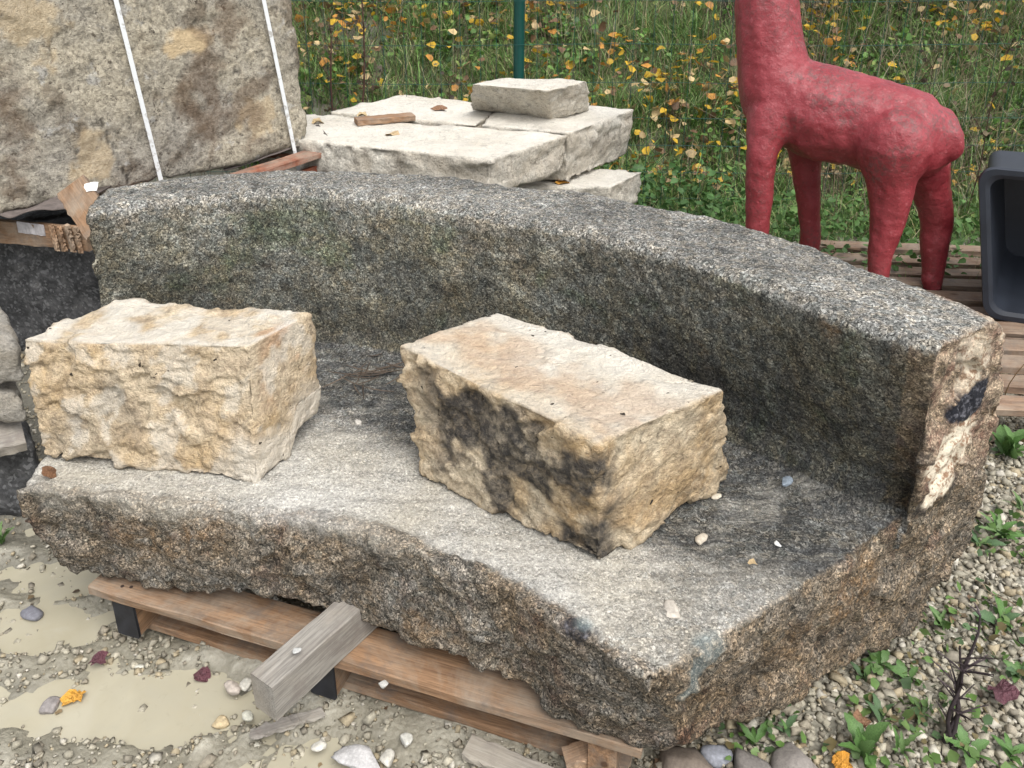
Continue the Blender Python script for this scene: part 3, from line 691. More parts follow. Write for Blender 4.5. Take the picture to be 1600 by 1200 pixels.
# pallet pieces under the block
C = P(135, 350, .58); Rr = P(514, 231, .60); Ll = P(-60, 333, .575)
bp = empty('broken_pallet', (float(C[0]) - .3, float(C[1]) + .4, .44)); upd()
tag(bp, 'broken reddish pallet crushed between the big block and the dark stone', 'pallet')
C, Rr, Ll = map(Vector, (C, Rr, Ll)); e1 = (Rr - C).normalized(); e2 = (Ll - C).normalized()
Z = Vector((0, 0, 1))
plank('side_board', C + Z * -.055 + e2 * .0, Ll + Z * -.055, .024, .085, M['wood'], bp, seed=81, rough=.002)
plank('side_board', C + e1 * .03 + Z * -.006, Rr + Z * -.006, .09, .024, M['woodr'], bp, seed=82, rough=.002)
plank('side_board', C + e1 * .03 + Z * -.115 + e2 * .01, Rr + Z * -.115 - e1 * .05, .03, .11, M['woodr'], bp, seed=83, rough=.002)
plank('deck_board', Rr + Z * -.03 - e1 * .02, Rr + Z * -.03 + e2 * .7 - e1 * .02, .1, .024, M['woodr'], bp, seed=84)
plank('deck_board', C + e1 * .35 + Z * -.034, C + e1 * .35 + e2 * .8 + Z * -.034, .1, .024, M['woodr'], bp, seed=85)
for k_, (t0, zz) in enumerate(((.018, 0), (.05, .006), (.085, -.004), (.115, .002))):
    q = C + e2 * t0 - (e1 * .022); plank('splinter', q + Z * (-.100), q + Z * (-.005 + zz) - e1 * .004, .020, .012, M['woodl'], bp, up=tuple(e1), seed=86 + k_, rough=.003)
q = C + e2 * .16 - e1 * .0155
lab = plank('paper_label', q + Z * -.032, q + e2 * .11 + Z * -.027, .003, .042, plain('damp_paper', (.42, .40, .40), .8, .25, 40), bp, seed=95, rough=.001)
# cardboard / felt sheet crushed under the block
def sheet(name, pts, width, mat, th=.004, n=40, wav=.006, label=None, cat=None, seed=0):
    p = np.array([list(q) for q in pts]); c = crv(p, n); V = []; F = []; wv = np.array(width)
    for i in range(n):
        e = wv * (1 + .10 * perlin(np.array([[i * .31, seed, .5]]))[0]); z = np.array([0, 0, wav * perlin(np.array([[i * .2, 3.1 + seed, 1.5]]))[0]])
        for s in (0, 1):
            for t in (0, 1): V.append(c[i] + e * s + z + np.array([0, 0, t * th]))
    for i in range(n - 1):
        a, b = i * 4, (i + 1) * 4
        F += [(a, b, b + 2, a + 2), (a + 1, a + 3, b + 3, b + 1), (a, a + 1, b + 1, b), (a + 2, b + 2, b + 3, a + 3)]
    F += [(0, 2, 3, 1), (n * 4 - 4, n * 4 - 3, n * 4 - 1, n * 4 - 2)]
    base = c.mean(0); o = obj(name, pymesh(name, np.array(V) - base, F, mat, True), loc=tuple(base)); tag(o, label, cat); return o
M['felt'] = plain('grey_board', (.115, .095, .085), .85, .3, 40, .002)
Yc = C.y
sheet('cardboard_sheet', [D(-70, 330, Yc + .02), D(-10, 334, Yc + .0), D(18, 341, Yc - .02), D(45, 331, Yc - .02), D(80, 328, Yc), D(110, 328, Yc)], (.03, .25, 0), M['felt'], .004, label='crumpled brown cardboard curling out under the left end of the big block', cat='cardboard')
sheet('roofing_felt', [D(350, 268, 3.42), D(400, 252, 3.52), D(450, 235, 3.62), D(512, 213, 3.74)], (-.08, .2, 0), M['felt'], .004, wav=.003, label='dark flat board sticking out under the right corner of the big block', cat='board', seed=4)
# leaning broken plank with torn white paper
pa = D(113, 292, 2.62); pb = D(160, 362, 2.45)
lp = plank('broken_plank', pa, pb, .10, .028, M['wood'], seed=96, up=(-.35, -.35, .8), rough=.002)
tag(lp, 'short broken brown plank tilted against the left end of the bench back', 'plank')
def scrap(name, c, sx, sy, nrm, mat, label, cat, seed=0, th=.0012):
    g = np.random.default_rng(seed); a = np.linspace(0, 2 * np.pi, 11, endpoint=False); r = g.uniform(.65, 1.1, 11)
    q = Vector(nrm).to_track_quat('Z', 'Y').to_matrix(); V = []
    for t in (0, 1):
        for i in range(11):
            V.append(q @ Vector((math.cos(a[i]) * r[i] * sx, math.sin(a[i]) * r[i] * sy, t * th + .003 * math.sin(3 * a[i]))))
    F = [tuple(range(10, -1, -1)), tuple(range(11, 22))] + [(i, (i + 1) % 11, 11 + (i + 1) % 11, 11 + i) for i in range(11)]
    o = obj(name, pymesh(name, V, F, mat), loc=tuple(c)); tag(o, label, cat); return o
upd()
mw = lp.matrix_world; m3 = mw.to_3x3(); q = mw.translation; toc = (Vector((0, 0, CAMH)) - q).normalized()
zt, half = max([((m3 @ Vector(a_)).normalized(), h_) for a_, h_ in (((0, 0, 1), .014), ((0, 0, -1), .014))], key=lambda t_: t_[0].dot(toc))
rc = Vector(ray(143, 292)); o0 = Vector((0, 0, CAMH)); pl_ = q + zt * (half + .001)
pc = o0 + rc * ((pl_ - o0).dot(zt) / rc.dot(zt))
scrap('torn_paper', pc, .034, .022, zt, plain('white_paper', (.78, .78, .76), .7, .06), 'torn white paper stuck on the broken plank beside the bench back', 'paper', 3)
# dark granite block below
b_, t_ = hexa((-2.6, 2.50), (float(C.x) + .42, float(C.y) - .12), (.0, 0), 0, 1)
cx = np.array(C); dl = np.array([-.97, .10, 0.]); dr = np.array([.55, .72, 0.])
c0 = cx + (.02, -.05, 0) + dr * .22; bl = c0 + dl * 1.0
bt = [bl, c0, c0 + dr * .6 + (-.0, 0, 0), bl + dr * .6]
ds = rock('stone_block', [q * (1, 1, 0) + (0, 0, -.02) for q in bt], [q * (1, 1, 0) + (0, 0, .455) for q in bt], M['dark'], .02, .02, .014, .006, 8, .01, 21)
tag(ds, 'dark blackish granite block under the broken pallet at the left edge', 'stone block')
# low stack of grey stones at the left edge
for i, (px0, px1, yt, yb, Y, lbl) in enumerate(((-70, 33, 524, 600, 1.98, 'grey rough stone on top of the small stack at the left edge'), (-70, 37, 605, 662, 1.98, 'second grey stone in the small stack at the left edge'))):
    a = D(px0, (yt + yb) / 2, Y); b = D(px1, (yt + yb) / 2, Y); zt_ = D(20, yt + 12, Y)[2]; zb_ = D(20, yb, Y)[2]
    q0 = np.array([a[0], Y, 0]); q1 = np.array([b[0], Y, 0]); bk = np.array([-.20, .28, 0])
    bt = [q0, q1, q1 + bk, q0 + bk]
    o = rock('rubble_stone', [q + (0, 0, zb_) for q in bt], [q + (0, 0, zt_) for q in bt], M['rubble'], .010, .03, .014, .008, 14, .012, 30 + i)
    tag(o, lbl, 'stone')
pk = plank('wood_offcut', D(-60, 690, 1.95), D(34, 666, 2.03), .16, .03, M['woodg'], seed=97, rough=.002, up=(.1, -.25, 1)); tag(pk, 'grey wooden board end below the small stone stack at the left edge', 'wood offcut')
zb2 = D(20, 690, 1.95)[2]
bt = [np.array([-1.9, 1.99, 0]), np.array([-1.30, 1.99, 0]), np.array([-1.50, 2.25, 0]), np.array([-2.05, 2.25, 0])]
o = rock('rubble_stone', [q + (0, 0, -.02) for q in bt], [q + (0, 0, zb2 - .03) for q in bt], M['dark'], .014, .03, .014, .008, 12, .012, 33)
tag(o, 'dark bottom stone hidden in shade below the small stack at left', 'stone')

# ------------------------------------------------------------------ slab stack
def slab(top, th, label, seed, mat='slab', chip=.024, und=.015, cs=10, name='stone_slab', zt=None, r=.006):
    t = [np.array(q) for q in top]; c = sum(t) / 4
    b = [c + (q - c) * (1 - und) - (0, 0, th) for q in t]
    def sn(V, U, N):
        z = np.zeros((len(V), 3)); z[:, 2] = np.clip(N[:, 2], 0, 1) ** 2 * (.6 + .4 * fbm(V, 6, 3, seed)); z[:, 0] = (1 - np.clip(N[:, 2], 0, 1)) * sstep(.25, .7, fbm(V, 5, 4, seed)) * .35; return z
    o = rock(name, b, t, M[mat], .013, r, chip, .003, cs, .008, seed, sn, strata=1.4); return tag(o, label, 'stone slab')
Zt = .65
sA = [P(470, 218, Zt), P(762, 250, Zt), P(889, 210, Zt), P(655, 191, Zt)]
sA[3] = P(640, 190, Zt); sA[0] = P(500, 222, Zt)
slab([P(400, 211, Zt), P(765, 250, Zt), P(889, 210, Zt), P(455, 176, Zt)], .16, 'large pale slab at the front of the stack with the brown board lying on it', 51)
slab([P(517, 175, Zt), P(745, 195, Zt), P(785, 163, Zt), P(630, 147, Zt)], .14, 'pale slab at the back left of the stack beyond the long joint', 52)
slab([P(752, 195, Zt + .004), P(889, 208, Zt + .004), P(992, 170, Zt + .004), P(796, 155, Zt + .004)], .235, 'thick slab with a chipped face at the right of the stack', 53, und=.06, chip=.03)
zD = .65 - .245
slab([P(800, 292, zD), P(955, 292, zD), P(1004, 268, zD), P(860, 258, zD)], .14, 'small lower slab with an orange leaf sticking out at the right of the stack', 54)
slab([P(520, 300, zD - .005), P(850, 292, zD - .005), P(900, 262, zD - .005), P(560, 235, zD - .005)], .20, 'lower slab hidden under the front of the stack', 55)
for i, (x0, x1, y) in enumerate(((-.95, .62, 3.62), (-.95, .62, 4.05))):
    o = plank('timber_bearer', (x0, y, .09), (x1, y, .09), .1, .2, M['woodg'], seed=120 + i); tag(o, ('front' if i == 0 else 'rear') + ' timber bearer under the stack of pale slabs', 'timber')
zb_ = Zt + .003
bt_ = [P(738, 172, zb_), P(860, 188, zb_), P(921, 172, zb_), P(796, 160, zb_)]
tt_ = [P(735, 131, .825), P(858, 142, .825), P(918, 126, .825), P(792, 121, .825)]
o = rock('limestone_block', bt_, tt_, M['slab'], .010, .006, .020, .003, 12, .012, 57, lambda V, U, N: np.stack([0 * V[:, 0], 0 * V[:, 0], np.clip(N[:, 2], 0, 1) ** 2 * .8], -1))
tag(o, 'small pale block lying on top of the slab stack beside the fence post', 'stone block')
wp = plank('wood_piece', P(556, 190, Zt + .015), P(646, 182, Zt + .015), .075, .026, M['wood'], seed=99); tag(wp, 'short brown board lying on the pale slabs by the big block', 'wood piece')

# ------------------------------------------------------------------ slatted deck of boards at right, bin, deer
sl = empty('slat_platform', (2.1, 3.1, 0)); upd(); tag(sl, 'low stack of spaced brown slats under the red deer and the grey bin', 'pallet')
ZP = .115
for i in range(11):
    y = 2.36 + i * .136; z = ZP - .011 + rnd.uniform(-.006, .004)
    a = Vector((1.40 + rnd.uniform(-.04, .04), y + .06 + rnd.uniform(-.008, .008), z)); b = Vector((3.2, y - .10 + rnd.uniform(-.012, .012), z + rnd.uniform(-.004, .004)))
    plank('slat', a, b, .088 + rnd.uniform(-.008, .006), .026, M['woodb'], sl, seed=130 + i, rough=.002)
for i, x in enumerate((1.50, 2.0, 2.5, 2.95)):
    plank('bearer', Vector((x, 2.34, .044)), Vector((x, 3.76, .044)), .09, .086, M['woodb'], sl, seed=150 + i)

M['bin'] = plain('slate_plastic', (.020, .024, .033), .45, .22, 9, .001)
TL = D(1529, 262, 3.0); BL = D(1531, 522, 3.0); BL[2] = max(BL[2], ZP + .003)
rd = np.array([.93, -.36, 0]); bdep = np.array([.42, .91, 0])
hh = TL[2] - BL[2]; upv = (TL - BL) / hh; ww = .80
def rrect(c0, w, h, r, n=7):
    pts = []
    for cx_, cy_, a0 in ((w - r, h - r, 0), (r, h - r, 90), (r, r, 180), (w - r, r, 270)):
        for a in np.linspace(a0, a0 + 90, n): pts.append((cx_ + r * math.cos(R(a)), cy_ + r * math.sin(R(a))))
    return [c0 + rd * x + upv * y for x, y in pts]
def ring(ins, dep, r): 
    c = BL + rd * ins + upv * ins + bdep * dep; return rrect(c, ww - 2 * ins, hh - 2 * ins, r)
rings = [ring(.02, -.0, .05), ring(0, .0, .06), ring(-.002, .022, .06), ring(.022, .028, .055), ring(.05, .50, .05), ring(.062, .50, .045)]
inn = [ring(.02, .0, .05), ring(.035, .010, .05), ring(.105, .47, .05)]
def loft(rs, capend):
    V = []; F = []; m = len(rs[0])
    for r_ in rs: V += r_
    for i in range(len(rs) - 1):
        for j in range(m): F.append((i * m + j, i * m + (j + 1) % m, (i + 1) * m + (j + 1) % m, (i + 1) * m + j))
    if capend: F.append(tuple(range((len(rs) - 1) * m, len(rs) * m)))
    return V, F
Vo, Fo = loft(rings[:5], True); Vi, Fi = loft(inn, True)
bn_ = empty('plastic_bin', tuple(BL + rd * .4)); upd(); tag(bn_, 'slate grey plastic bin lying on its side on the slats at the right edge', 'bin')
base = np.array(bn_.location)
obj('shell', pymesh('shell', np.array(Vo) - base, Fo, M['bin'], False), bn_); obj('inner_wall', pymesh('inner_wall', np.array(Vi) - base, [tuple(reversed(f)) for f in Fi], M['bin'], False), bn_)
for ch_ in bn_.children:
    ch_.data.polygons.foreach_set('use_smooth', [True] * len(ch_.data.polygons)); 
    ch_.data.set_sharp_from_angle(angle=R(35))

# deer statue: overlapping swept spheres fused by a voxel remesh into one skin
import bmesh
def fused(chains, vox, smooth, name):
    bm = bmesh.new()
    for ch_ in chains:
        for (p0, r0), (p1, r1) in zip(ch_[:-1], ch_[1:]):
            L = np.linalg.norm(np.array(p1) - p0); n = max(2, int(L / (min(r0, r1) * .28)))
            for t in np.linspace(0, 1, n + 1):
                c = np.array(p0) * (1 - t) + np.array(p1) * t; r = r0 * (1 - t) + r1 * t
                bmesh.ops.create_icosphere(bm, subdivisions=2, radius=r, matrix=Matrix.Translation(Vector(c)))
    tm = bpy.data.meshes.new('t'); bm.to_mesh(tm); bm.free(); o = obj('t', tm)
    m = o.modifiers.new('r', 'REMESH'); m.mode = 'VOXEL'; m.voxel_size = vox
    m = o.modifiers.new('s', 'SMOOTH'); m.factor = .5; m.iterations = smooth
    me = evaluated(o); bpy.data.objects.remove(o); me.name = name; return me
def C_(*pts):
    return [(D(x, y, Y), r * persz(Y, y)) for x, y, Y, r in pts]
torso = C_((1224, 152, 3.50, 66), (1290, 180, 3.42, 75), (1350, 191, 3.36, 74), (1405, 210, 3.29, 75), (1428, 220, 3.27, 62))
withers = C_((1250, 142, 3.48, 50), (1330, 162, 3.4, 52), (1400, 182, 3.31, 48), (1446, 210, 3.26, 44))
neck = C_((1214, 140, 3.50, 60), (1204, 80, 3.54, 53), (1199, 20, 3.57, 51), (1196, -50, 3.60, 47), (1186, -120, 3.62, 40), (1180, -160, 3.63, 42))
head = C_((1184, -172, 3.63, 44), (1160, -165, 3.62, 36), (1118, -146, 3.60, 25), (1096, -140, 3.59, 21))
ears = [C_((1196, -200, 3.55, 14), (1214, -240, 3.52, 17), (1222, -282, 3.50, 6)), C_((1190, -200, 3.7, 14), (1206, -242, 3.76, 17), (1214, -284, 3.78, 6))]
def leg(pts):
    c = C_(*pts); p, r = c[-1]; foot = np.array([p[0], p[1], (ZP if p[0] > 1.34 else 0) + r * .8]); c.append((foot, r * 1.0)); c.append((foot + (-.02, -.005, 0.002), r * .95)); return c
legs = [leg([(1208, 180, 3.43, 42), (1191, 232, 3.37, 25), (1187, 290, 3.36, 22.5), (1184, 350, 3.35, 19.5), (1183, 390, 3.35, 16)]),
        leg([(1262, 200, 3.60, 40), (1259, 240, 3.60, 26), (1262, 300, 3.60, 19.5), (1267, 370, 3.60, 15.5)]),
        leg([(1398, 225, 3.20, 62), (1392, 268, 3.18, 41), (1391, 312, 3.17, 33), (1387, 350, 3.16, 27), (1374, 400, 3.15, 20), (1371, 440, 3.15, 17)]),
        leg([(1436, 240, 3.34, 46), (1453, 285, 3.35, 32), (1461, 325, 3.35, 27.5), (1464, 350, 3.35, 26), (1459, 400, 3.32, 20.5), (1457, 450, 3.30, 15)])]
tail = C_((1466, 195, 3.24, 30), (1486, 212, 3.18, 18), (1492, 234, 3.17, 14), (1488, 244, 3.17, 10))
dm = fused([torso, withers, neck, head, *ears, *legs, tail], .010, 10, 'deer_statue')
V = vcount(dm).astype(float); N = vnorm(dm); V2 = V + N * (fbm(V, 6, 3, 3) * .005 + fbm(V, 30, 3, 4) * .0022)[:, None]
zd = np.zeros((len(V), 4)); 
for (x, y, Y, r) in ((1430, 190, 3.15, .10), (1395, 250, 3.09, .09), (1290, 115, 3.35, .13), (1480, 190, 3.15, .07), (1245, 60, 3.5, .09), (1330, 180, 3.2, .06)):
    zd[:, 0] = np.maximum(zd[:, 0], sstep(1.3, .5, np.linalg.norm(V - D(x, y, Y), axis=1) / r + fbm(V, 9, 3, 5) * .6))
bd = np.array([D(1320, 200, 3.35)[0], 3.35, ZP]); dm.vertices.foreach_set('co', (V2 - bd).astype(np.float32).ravel())
a = dm.attributes.new('za', 'FLOAT_COLOR', 'POINT'); a.data.foreach_set('color', zd.astype(np.float32).ravel())
dm.materials.clear(); dm.materials.append(M['deer']); dm.polygons.foreach_set('use_smooth', np.ones(len(dm.polygons), dtype=bool)); dm.update()
deer = obj('deer_statue', dm, loc=tuple(bd)); tag(deer, 'scuffed red painted deer statue standing on the slats behind the bench', 'statue')

# ------------------------------------------------------------------ tubes and wire fence
def tubes(lines, sides=3):
    """lines: list of (points Nx3, radii N, colour) -> V, F(quads), C"""
    V = []; F = []; Cc = []; base = 0
    an = np.linspace(0, 2 * np.pi, sides, endpoint=False)
    for pts, rad, c in lines:
        pts = np.asarray(pts, float); n = len(pts); d = np.gradient(pts, axis=0); d /= np.maximum(np.linalg.norm(d, axis=1)[:, None], 1e-9)
        ref = np.array([1., 0, 0]) if abs(d[0, 0]) < .8 else np.array([0, 1., 0])
        u = np.cross(d, ref); u /= np.linalg.norm(u, axis=1)[:, None]; w = np.cross(d, u)
        ring_ = pts[:, None] + (u[:, None] * np.cos(an)[None, :, None] + w[:, None] * np.sin(an)[None, :, None]) * np.asarray(rad)[:, None, None]
        V.append(ring_.reshape(-1, 3)); Cc.append(np.tile(c, (n * sides, 1)))
        i = (np.arange(n - 1)[:, None] * sides + np.arange(sides)[None]) + base; j = (np.arange(n - 1)[:, None] * sides + (np.arange(sides)[None] + 1) % sides) + base
        F.append(np.stack([i, j, j + sides, i + sides], -1).reshape(-1, 4)); base += n * sides
    return np.concatenate(V), np.concatenate(F), np.concatenate(Cc)
YF = 4.6
M['green'] = plain('green_paint', (.006, .062, .052), .4, .12, 20)
fence = empty('wire_fence', (.03, YF, 0)); upd(); tag(fence, 'thin green wire mesh fence with green posts in front of the grass bank', 'fence')
def post_mesh():
    n = 16; V = []; F = []
    for z, r in ((0, .029), (1.62, .029), (1.625, .032), (1.645, .031), (1.655, .02)):
        for i in range(n): V.append((r * math.cos(2 * math.pi * i / n), r * math.sin(2 * math.pi * i / n), z))
    for k_ in range(4):
        for i in range(n): F.append((k_ * n + i, k_ * n + (i + 1) % n, (k_ + 1) * n + (i + 1) % n, (k_ + 1) * n + i))
    F.append(tuple(range(4 * n, 5 * n))); me = pymesh('post', V, F, M['green'], True); me.set_sharp_from_angle(angle=R(40)); return me
pm_ = post_mesh()
for x in (-3.05, 0, 3.35, 6.4, -6.1): obj('post', pm_, fence, (x, 0, -.05), (0, R(.4), 0))
L_ = []
for x in np.arange(-3.0, 4.8, .1): L_.append(([(x + rnd.gauss(0, .004), -.031, .0), (x + rnd.gauss(0, .006), -.031 + rnd.gauss(0, .006), .8), (x, -.031, 1.55)], [.0013] * 3, (0, 0, 0)))
for z in (.08, .23, .38, .53, .72, .92, 1.14, 1.36, 1.54): L_.append(([(x, -.033, z + .006 * math.sin(x * 3)) for x in np.arange(-3.1, 4.9, .4)], [.0013] * 20, (0, 0, 0)))
v, f, c = tubes(L_, 4); o = obj('wire_mesh', mesh('wire_mesh', v, f, M['green']), fence); tag(o, kind='stuff')

# ------------------------------------------------------------------ vegetation
def in_view(x, y, z=0, m=300):
    d = np.stack([x, y, z - CAMH + 0 * x], -1); cz = d[:, 1] * math.cos(PITCH) - d[:, 2] * math.sin(PITCH); cy = d[:, 1] * math.sin(PITCH) + d[:, 2] * math.cos(PITCH)
    px = 800 + FPX * d[:, 0] / cz; py = PPY - FPX * cy / cz
    return (px > -m) & (px < 1600 + m) & (py > -m) & (py < 1200 + m)
def blades(x, y, h, wd, colr, lean=.5, segs=3, seed=0):
    g = np.random.default_rng(seed); n = len(x); z = ground_h(x, y) - .005
    a = g.uniform(0, 2 * np.pi, n); ln = np.abs(g.normal(lean, .3, n)); b = a + g.uniform(-.6, .6, n)
    dx, dy = np.cos(a), np.sin(a); wx, wy = -np.sin(b), np.cos(b)
    t = np.linspace(0, 1, segs + 1); V = np.zeros((n, segs + 1, 2, 3))
    for i, tt in enumerate(t):
        o_ = ln * h * tt ** 1.8; zz = h * (tt - .28 * ln * tt ** 2.4)
        w_ = wd * (1 - tt ** 1.6 * .93) / 2
        for s_, sg in enumerate((-1, 1)):
            V[:, i, s_, 0] = x + dx * o_ + wx * w_ * sg; V[:, i, s_, 1] = y + dy * o_ + wy * w_ * sg; V[:, i, s_, 2] = z + zz
    Cc = np.repeat(colr[:, None], (segs + 1) * 2, 1) * (1 + (np.repeat(t, 2)[None, :, None] - .5) * .25)
    k_ = (segs + 1) * 2; b0 = np.arange(n)[:, None] * k_; i = np.arange(segs)[None] * 2
    F = np.stack([b0 + i, b0 + i + 1, b0 + i + 3, b0 + i + 2], -1).reshape(-1, 4)
    return V.reshape(-1, 3), F, Cc.reshape(-1, 3)
def pal_col(n, cols, wts, g, jit=.2):
    c = np.array(cols)[g.choice(len(cols), n, p=np.array(wts) / sum(wts))]; return c * g.uniform(1 - jit, 1 + jit, (n, 1))
def join(parts):
    V = []; F = []; Cc = []; b = 0
    for v, f, c in parts: V.append(v); F.append(f + b); Cc.append(c); b += len(v)
    return np.concatenate(V), np.concatenate(F), np.concatenate(Cc)
g = np.random.default_rng(21)
def scatter(n, x0, x1, y0, y1, dens=None):
    x = g.uniform(x0, x1, n); y = g.uniform(y0, y1, n); m = in_view(x, y, ground_h(x, y))
    if dens is not None: m &= g.uniform(0, 1, n) < dens(x, y)
    return x[m], y[m]
def clump(x, y): 
    p = np.stack([x, y, 0 * x], -1); return np.where((x < -1.0) & (y < 5.0), 0, 1) * np.clip(.42 + 1.4 * fbm(p, 2.4, 4, 41), .30, 1)
GC = [(.11, .20, .05), (.15, .25, .07), (.21, .28, .09), (.07, .14, .05), (.33, .29, .14), (.42, .37, .22)]
x, y = scatter(185000, -3.0, 5.0, 4.15, 7.6, clump); h = g.uniform(.05, .20, len(x)) * (.6 + .7 * clump(x, y))
P1 = blades(x, y, h, g.uniform(.0035, .008, len(x)), pal_col(len(x), GC, [4, 4, 2, 3, 1.4, .8], g), .75, 3, 1)
x, y = scatter(14000, -3, 5, 4.3, 7.4, lambda x, y: sstep(.4, .9, clump(x, y))); 
P2 = blades(x, y, g.uniform(.16, .34, len(x)), g.uniform(.005, .009, len(x)), pal_col(len(x), [(.10, .20, .045), (.15, .26, .07), (.20, .28, .10)], [2, 3, 1], g), .9, 4, 2)
x, y = scatter(2600, 1.0, 2.6, 3.3, 4.5); P3 = blades(x, y, g.uniform(.05, .2, len(x)), g.uniform(.003, .006, len(x)), pal_col(len(x), GC, [4, 4, 2, 3, 1, 1], g), .8, 3, 3)
v1, f1, c1 = join([P1, P3]); grass = obj('grass', mesh('grass', v1, f1, M['grass'], c1), None); tag(grass, 'short green autumn grass covering the bank behind the fence', 'grass', kind='stuff')
tg = obj('tall_grass', mesh('tall_grass', P2[0], P2[1], M['grass'], P2[2])); tag(tg, 'taller arching grass tufts among the short grass on the bank', 'grass', kind='stuff')

def leafcards(x, y, z, size, colr, tilt, seed=0, lobes=False):
    """small folded leaves, each two quads: base, sides, tip"""
    g_ = np.random.default_rng(seed); n = len(x); a = g_.uniform(0, 2 * np.pi, n); t = g_.normal(0, tilt, n); rl = g_.normal(0, tilt, n)
    loc = np.array([(0, 0, 0), (-.42, .35, .08), (-.30, .78, .10), (0, 1.0, 0.0), (.30, .78, .10), (.42, .35, .08)])
    if lobes: loc = np.array([(0, 0, 0), (-.5, .25, .12), (-.42, .8, .1), (0, 1.0, -.05), (.42, .75, .14), (.5, .2, .05)])
    L = loc[None] * size[:, None, None]; L = L * (1 + g_.normal(0, .12, (n, 6, 1)))
    yy = L[..., 1] * np.cos(t)[:, None] - L[..., 2] * np.sin(t)[:, None]; zz = L[..., 1] * np.sin(t)[:, None] + L[..., 2] * np.cos(t)[:, None]; xx = L[..., 0]
    x2 = xx * np.cos(rl)[:, None] - zz * np.sin(rl)[:, None]; z2 = xx * np.sin(rl)[:, None] + zz * np.cos(rl)[:, None]
    X = x2 * np.cos(a)[:, None] - yy * np.sin(a)[:, None] + x[:, None]; Y = x2 * np.sin(a)[:, None] + yy * np.cos(a)[:, None] + y[:, None]; Zz = z2 + z[:, None]
    V = np.stack([X, Y, Zz], -1).reshape(-1, 3); b = np.arange(n)[:, None] * 6
    F = np.concatenate([b + np.array([[0, 3, 2, 1]]), b + np.array([[0, 5, 4, 3]])], 0)
    return V, F, np.repeat(colr, 6, 0)
x, y = scatter(34000, -3, 5, 4.3, 7.4, lambda x, y: np.where((x < -1.0) & (y < 5.0), 0, 1) * np.clip(.35 + 1.2 * fbm(np.stack([x, y, 0 * x], -1), 1.7, 3, 44), .05, 1))
z = ground_h(x, y) + g.uniform(.01, .10, len(x)); P4 = leafcards(x, y, z, g.uniform(.02, .055, len(x)), pal_col(len(x), [(.085, .18, .04), (.14, .26, .06), (.06, .12, .05), (.22, .28, .08)], [3, 3, 2, 1], g), .6, 4)
x, y = scatter(2500, 1.0, 3.0, 3.4, 4.6); z = g.uniform(.0, .14, len(x)); P5 = leafcards(x, y, z, g.uniform(.02, .05, len(x)), pal_col(len(x), [(.06, .13, .03), (.09, .18, .05)], [1, 1], g), .6, 5)
x, y = scatter(1500, -.9, 1.2, 4.2, 4.9); z = ground_h(x, y) + g.uniform(.0, .25, len(x)); P6 = leafcards(x, y, z, g.uniform(.02, .05, len(x)), pal_col(len(x), [(.05, .12, .03), (.08, .17, .05)], [1, 1], g), .6, 6)
v1, f1, c1 = join([P4, P5, P6]); gc = obj('ground_cover', mesh('ground_cover', v1, f1, M['leaf'], c1)); tag(gc, 'low broad-leaved green weeds growing between the grass on the bank', 'weeds', kind='stuff')

# dry stems and twigs
def stem_lines(n, x0, x1, y0, y1, h0, h1, r0, cols, branch=.6, lean=.15, dens=None):
    L_ = []; x, y = scatter(n, x0, x1, y0, y1, dens); z = ground_h(x, y)
    for i in range(len(x)):
        h = g.uniform(h0, h1); a = g.uniform(0, 6.283); l = g.normal(0, lean) * h; cv = g.normal(0, .08) * h; c = np.array(cols[g.integers(len(cols))]) * g.uniform(.7, 1.2)
        t = np.linspace(0, 1, 5)[:, None]; p = np.array([x[i], y[i], z[i]]) + t * np.array([math.cos(a) * l, math.sin(a) * l, h]) + (t ** 2) * np.array([math.sin(a) * cv, math.cos(a) * cv, -abs(l) * .3])
        L_.append((p, r0 * (1 - .7 * t[:, 0]) * g.uniform(.7, 1.3), c))
        for _ in range(g.poisson(branch * 3)):
            s = g.uniform(.25, .9); q = p[int(s * 4)]; b = g.uniform(0, 6.283); bl = h * g.uniform(.12, .35)
            t2 = np.linspace(0, 1, 3)[:, None]; L_.append((q + t2 * np.array([math.cos(b) * bl * .6, math.sin(b) * bl * .6, bl * g.uniform(.2, .9)]), r0 * .5 * (1 - .6 * t2[:, 0]), c))
    return L_
BR = [(.14, .10, .07), (.24, .19, .12), (.38, .33, .23), (.09, .065, .05)]
def stems_obj(name, lines, label, cat='stems'):
    v, f, c = tubes(lines, 3); o = obj(name, mesh(name, v, f, M['leaf'], c)); tag(o, label, cat, kind='stuff'); return o
stems_obj('dry_stems', stem_lines(900, -3, .3, 4.65, 6.8, .15, .6, .0016, BR, .9, .35) + stem_lines(420, .0, 2.2, 4.65, 6.6, .15, .55, .002, BR), 'thin dry brown weed stems standing behind the fence')
stems_obj('bramble_tangle', stem_lines(1100, 1.6, 5, 4.1, 6.6, .2, .75, .0022, BR, 1.2, .6), 'tangle of dry bramble stems right of the red deer')
stems_obj('brushwood', stem_lines(900, 1.5, 5.2, 6.35, 7.6, .2, .8, .004, [(.05, .035, .028), (.09, .06, .045), (.13, .09, .07)], 1.2, .5), 'dark brushwood along the top of the bank')
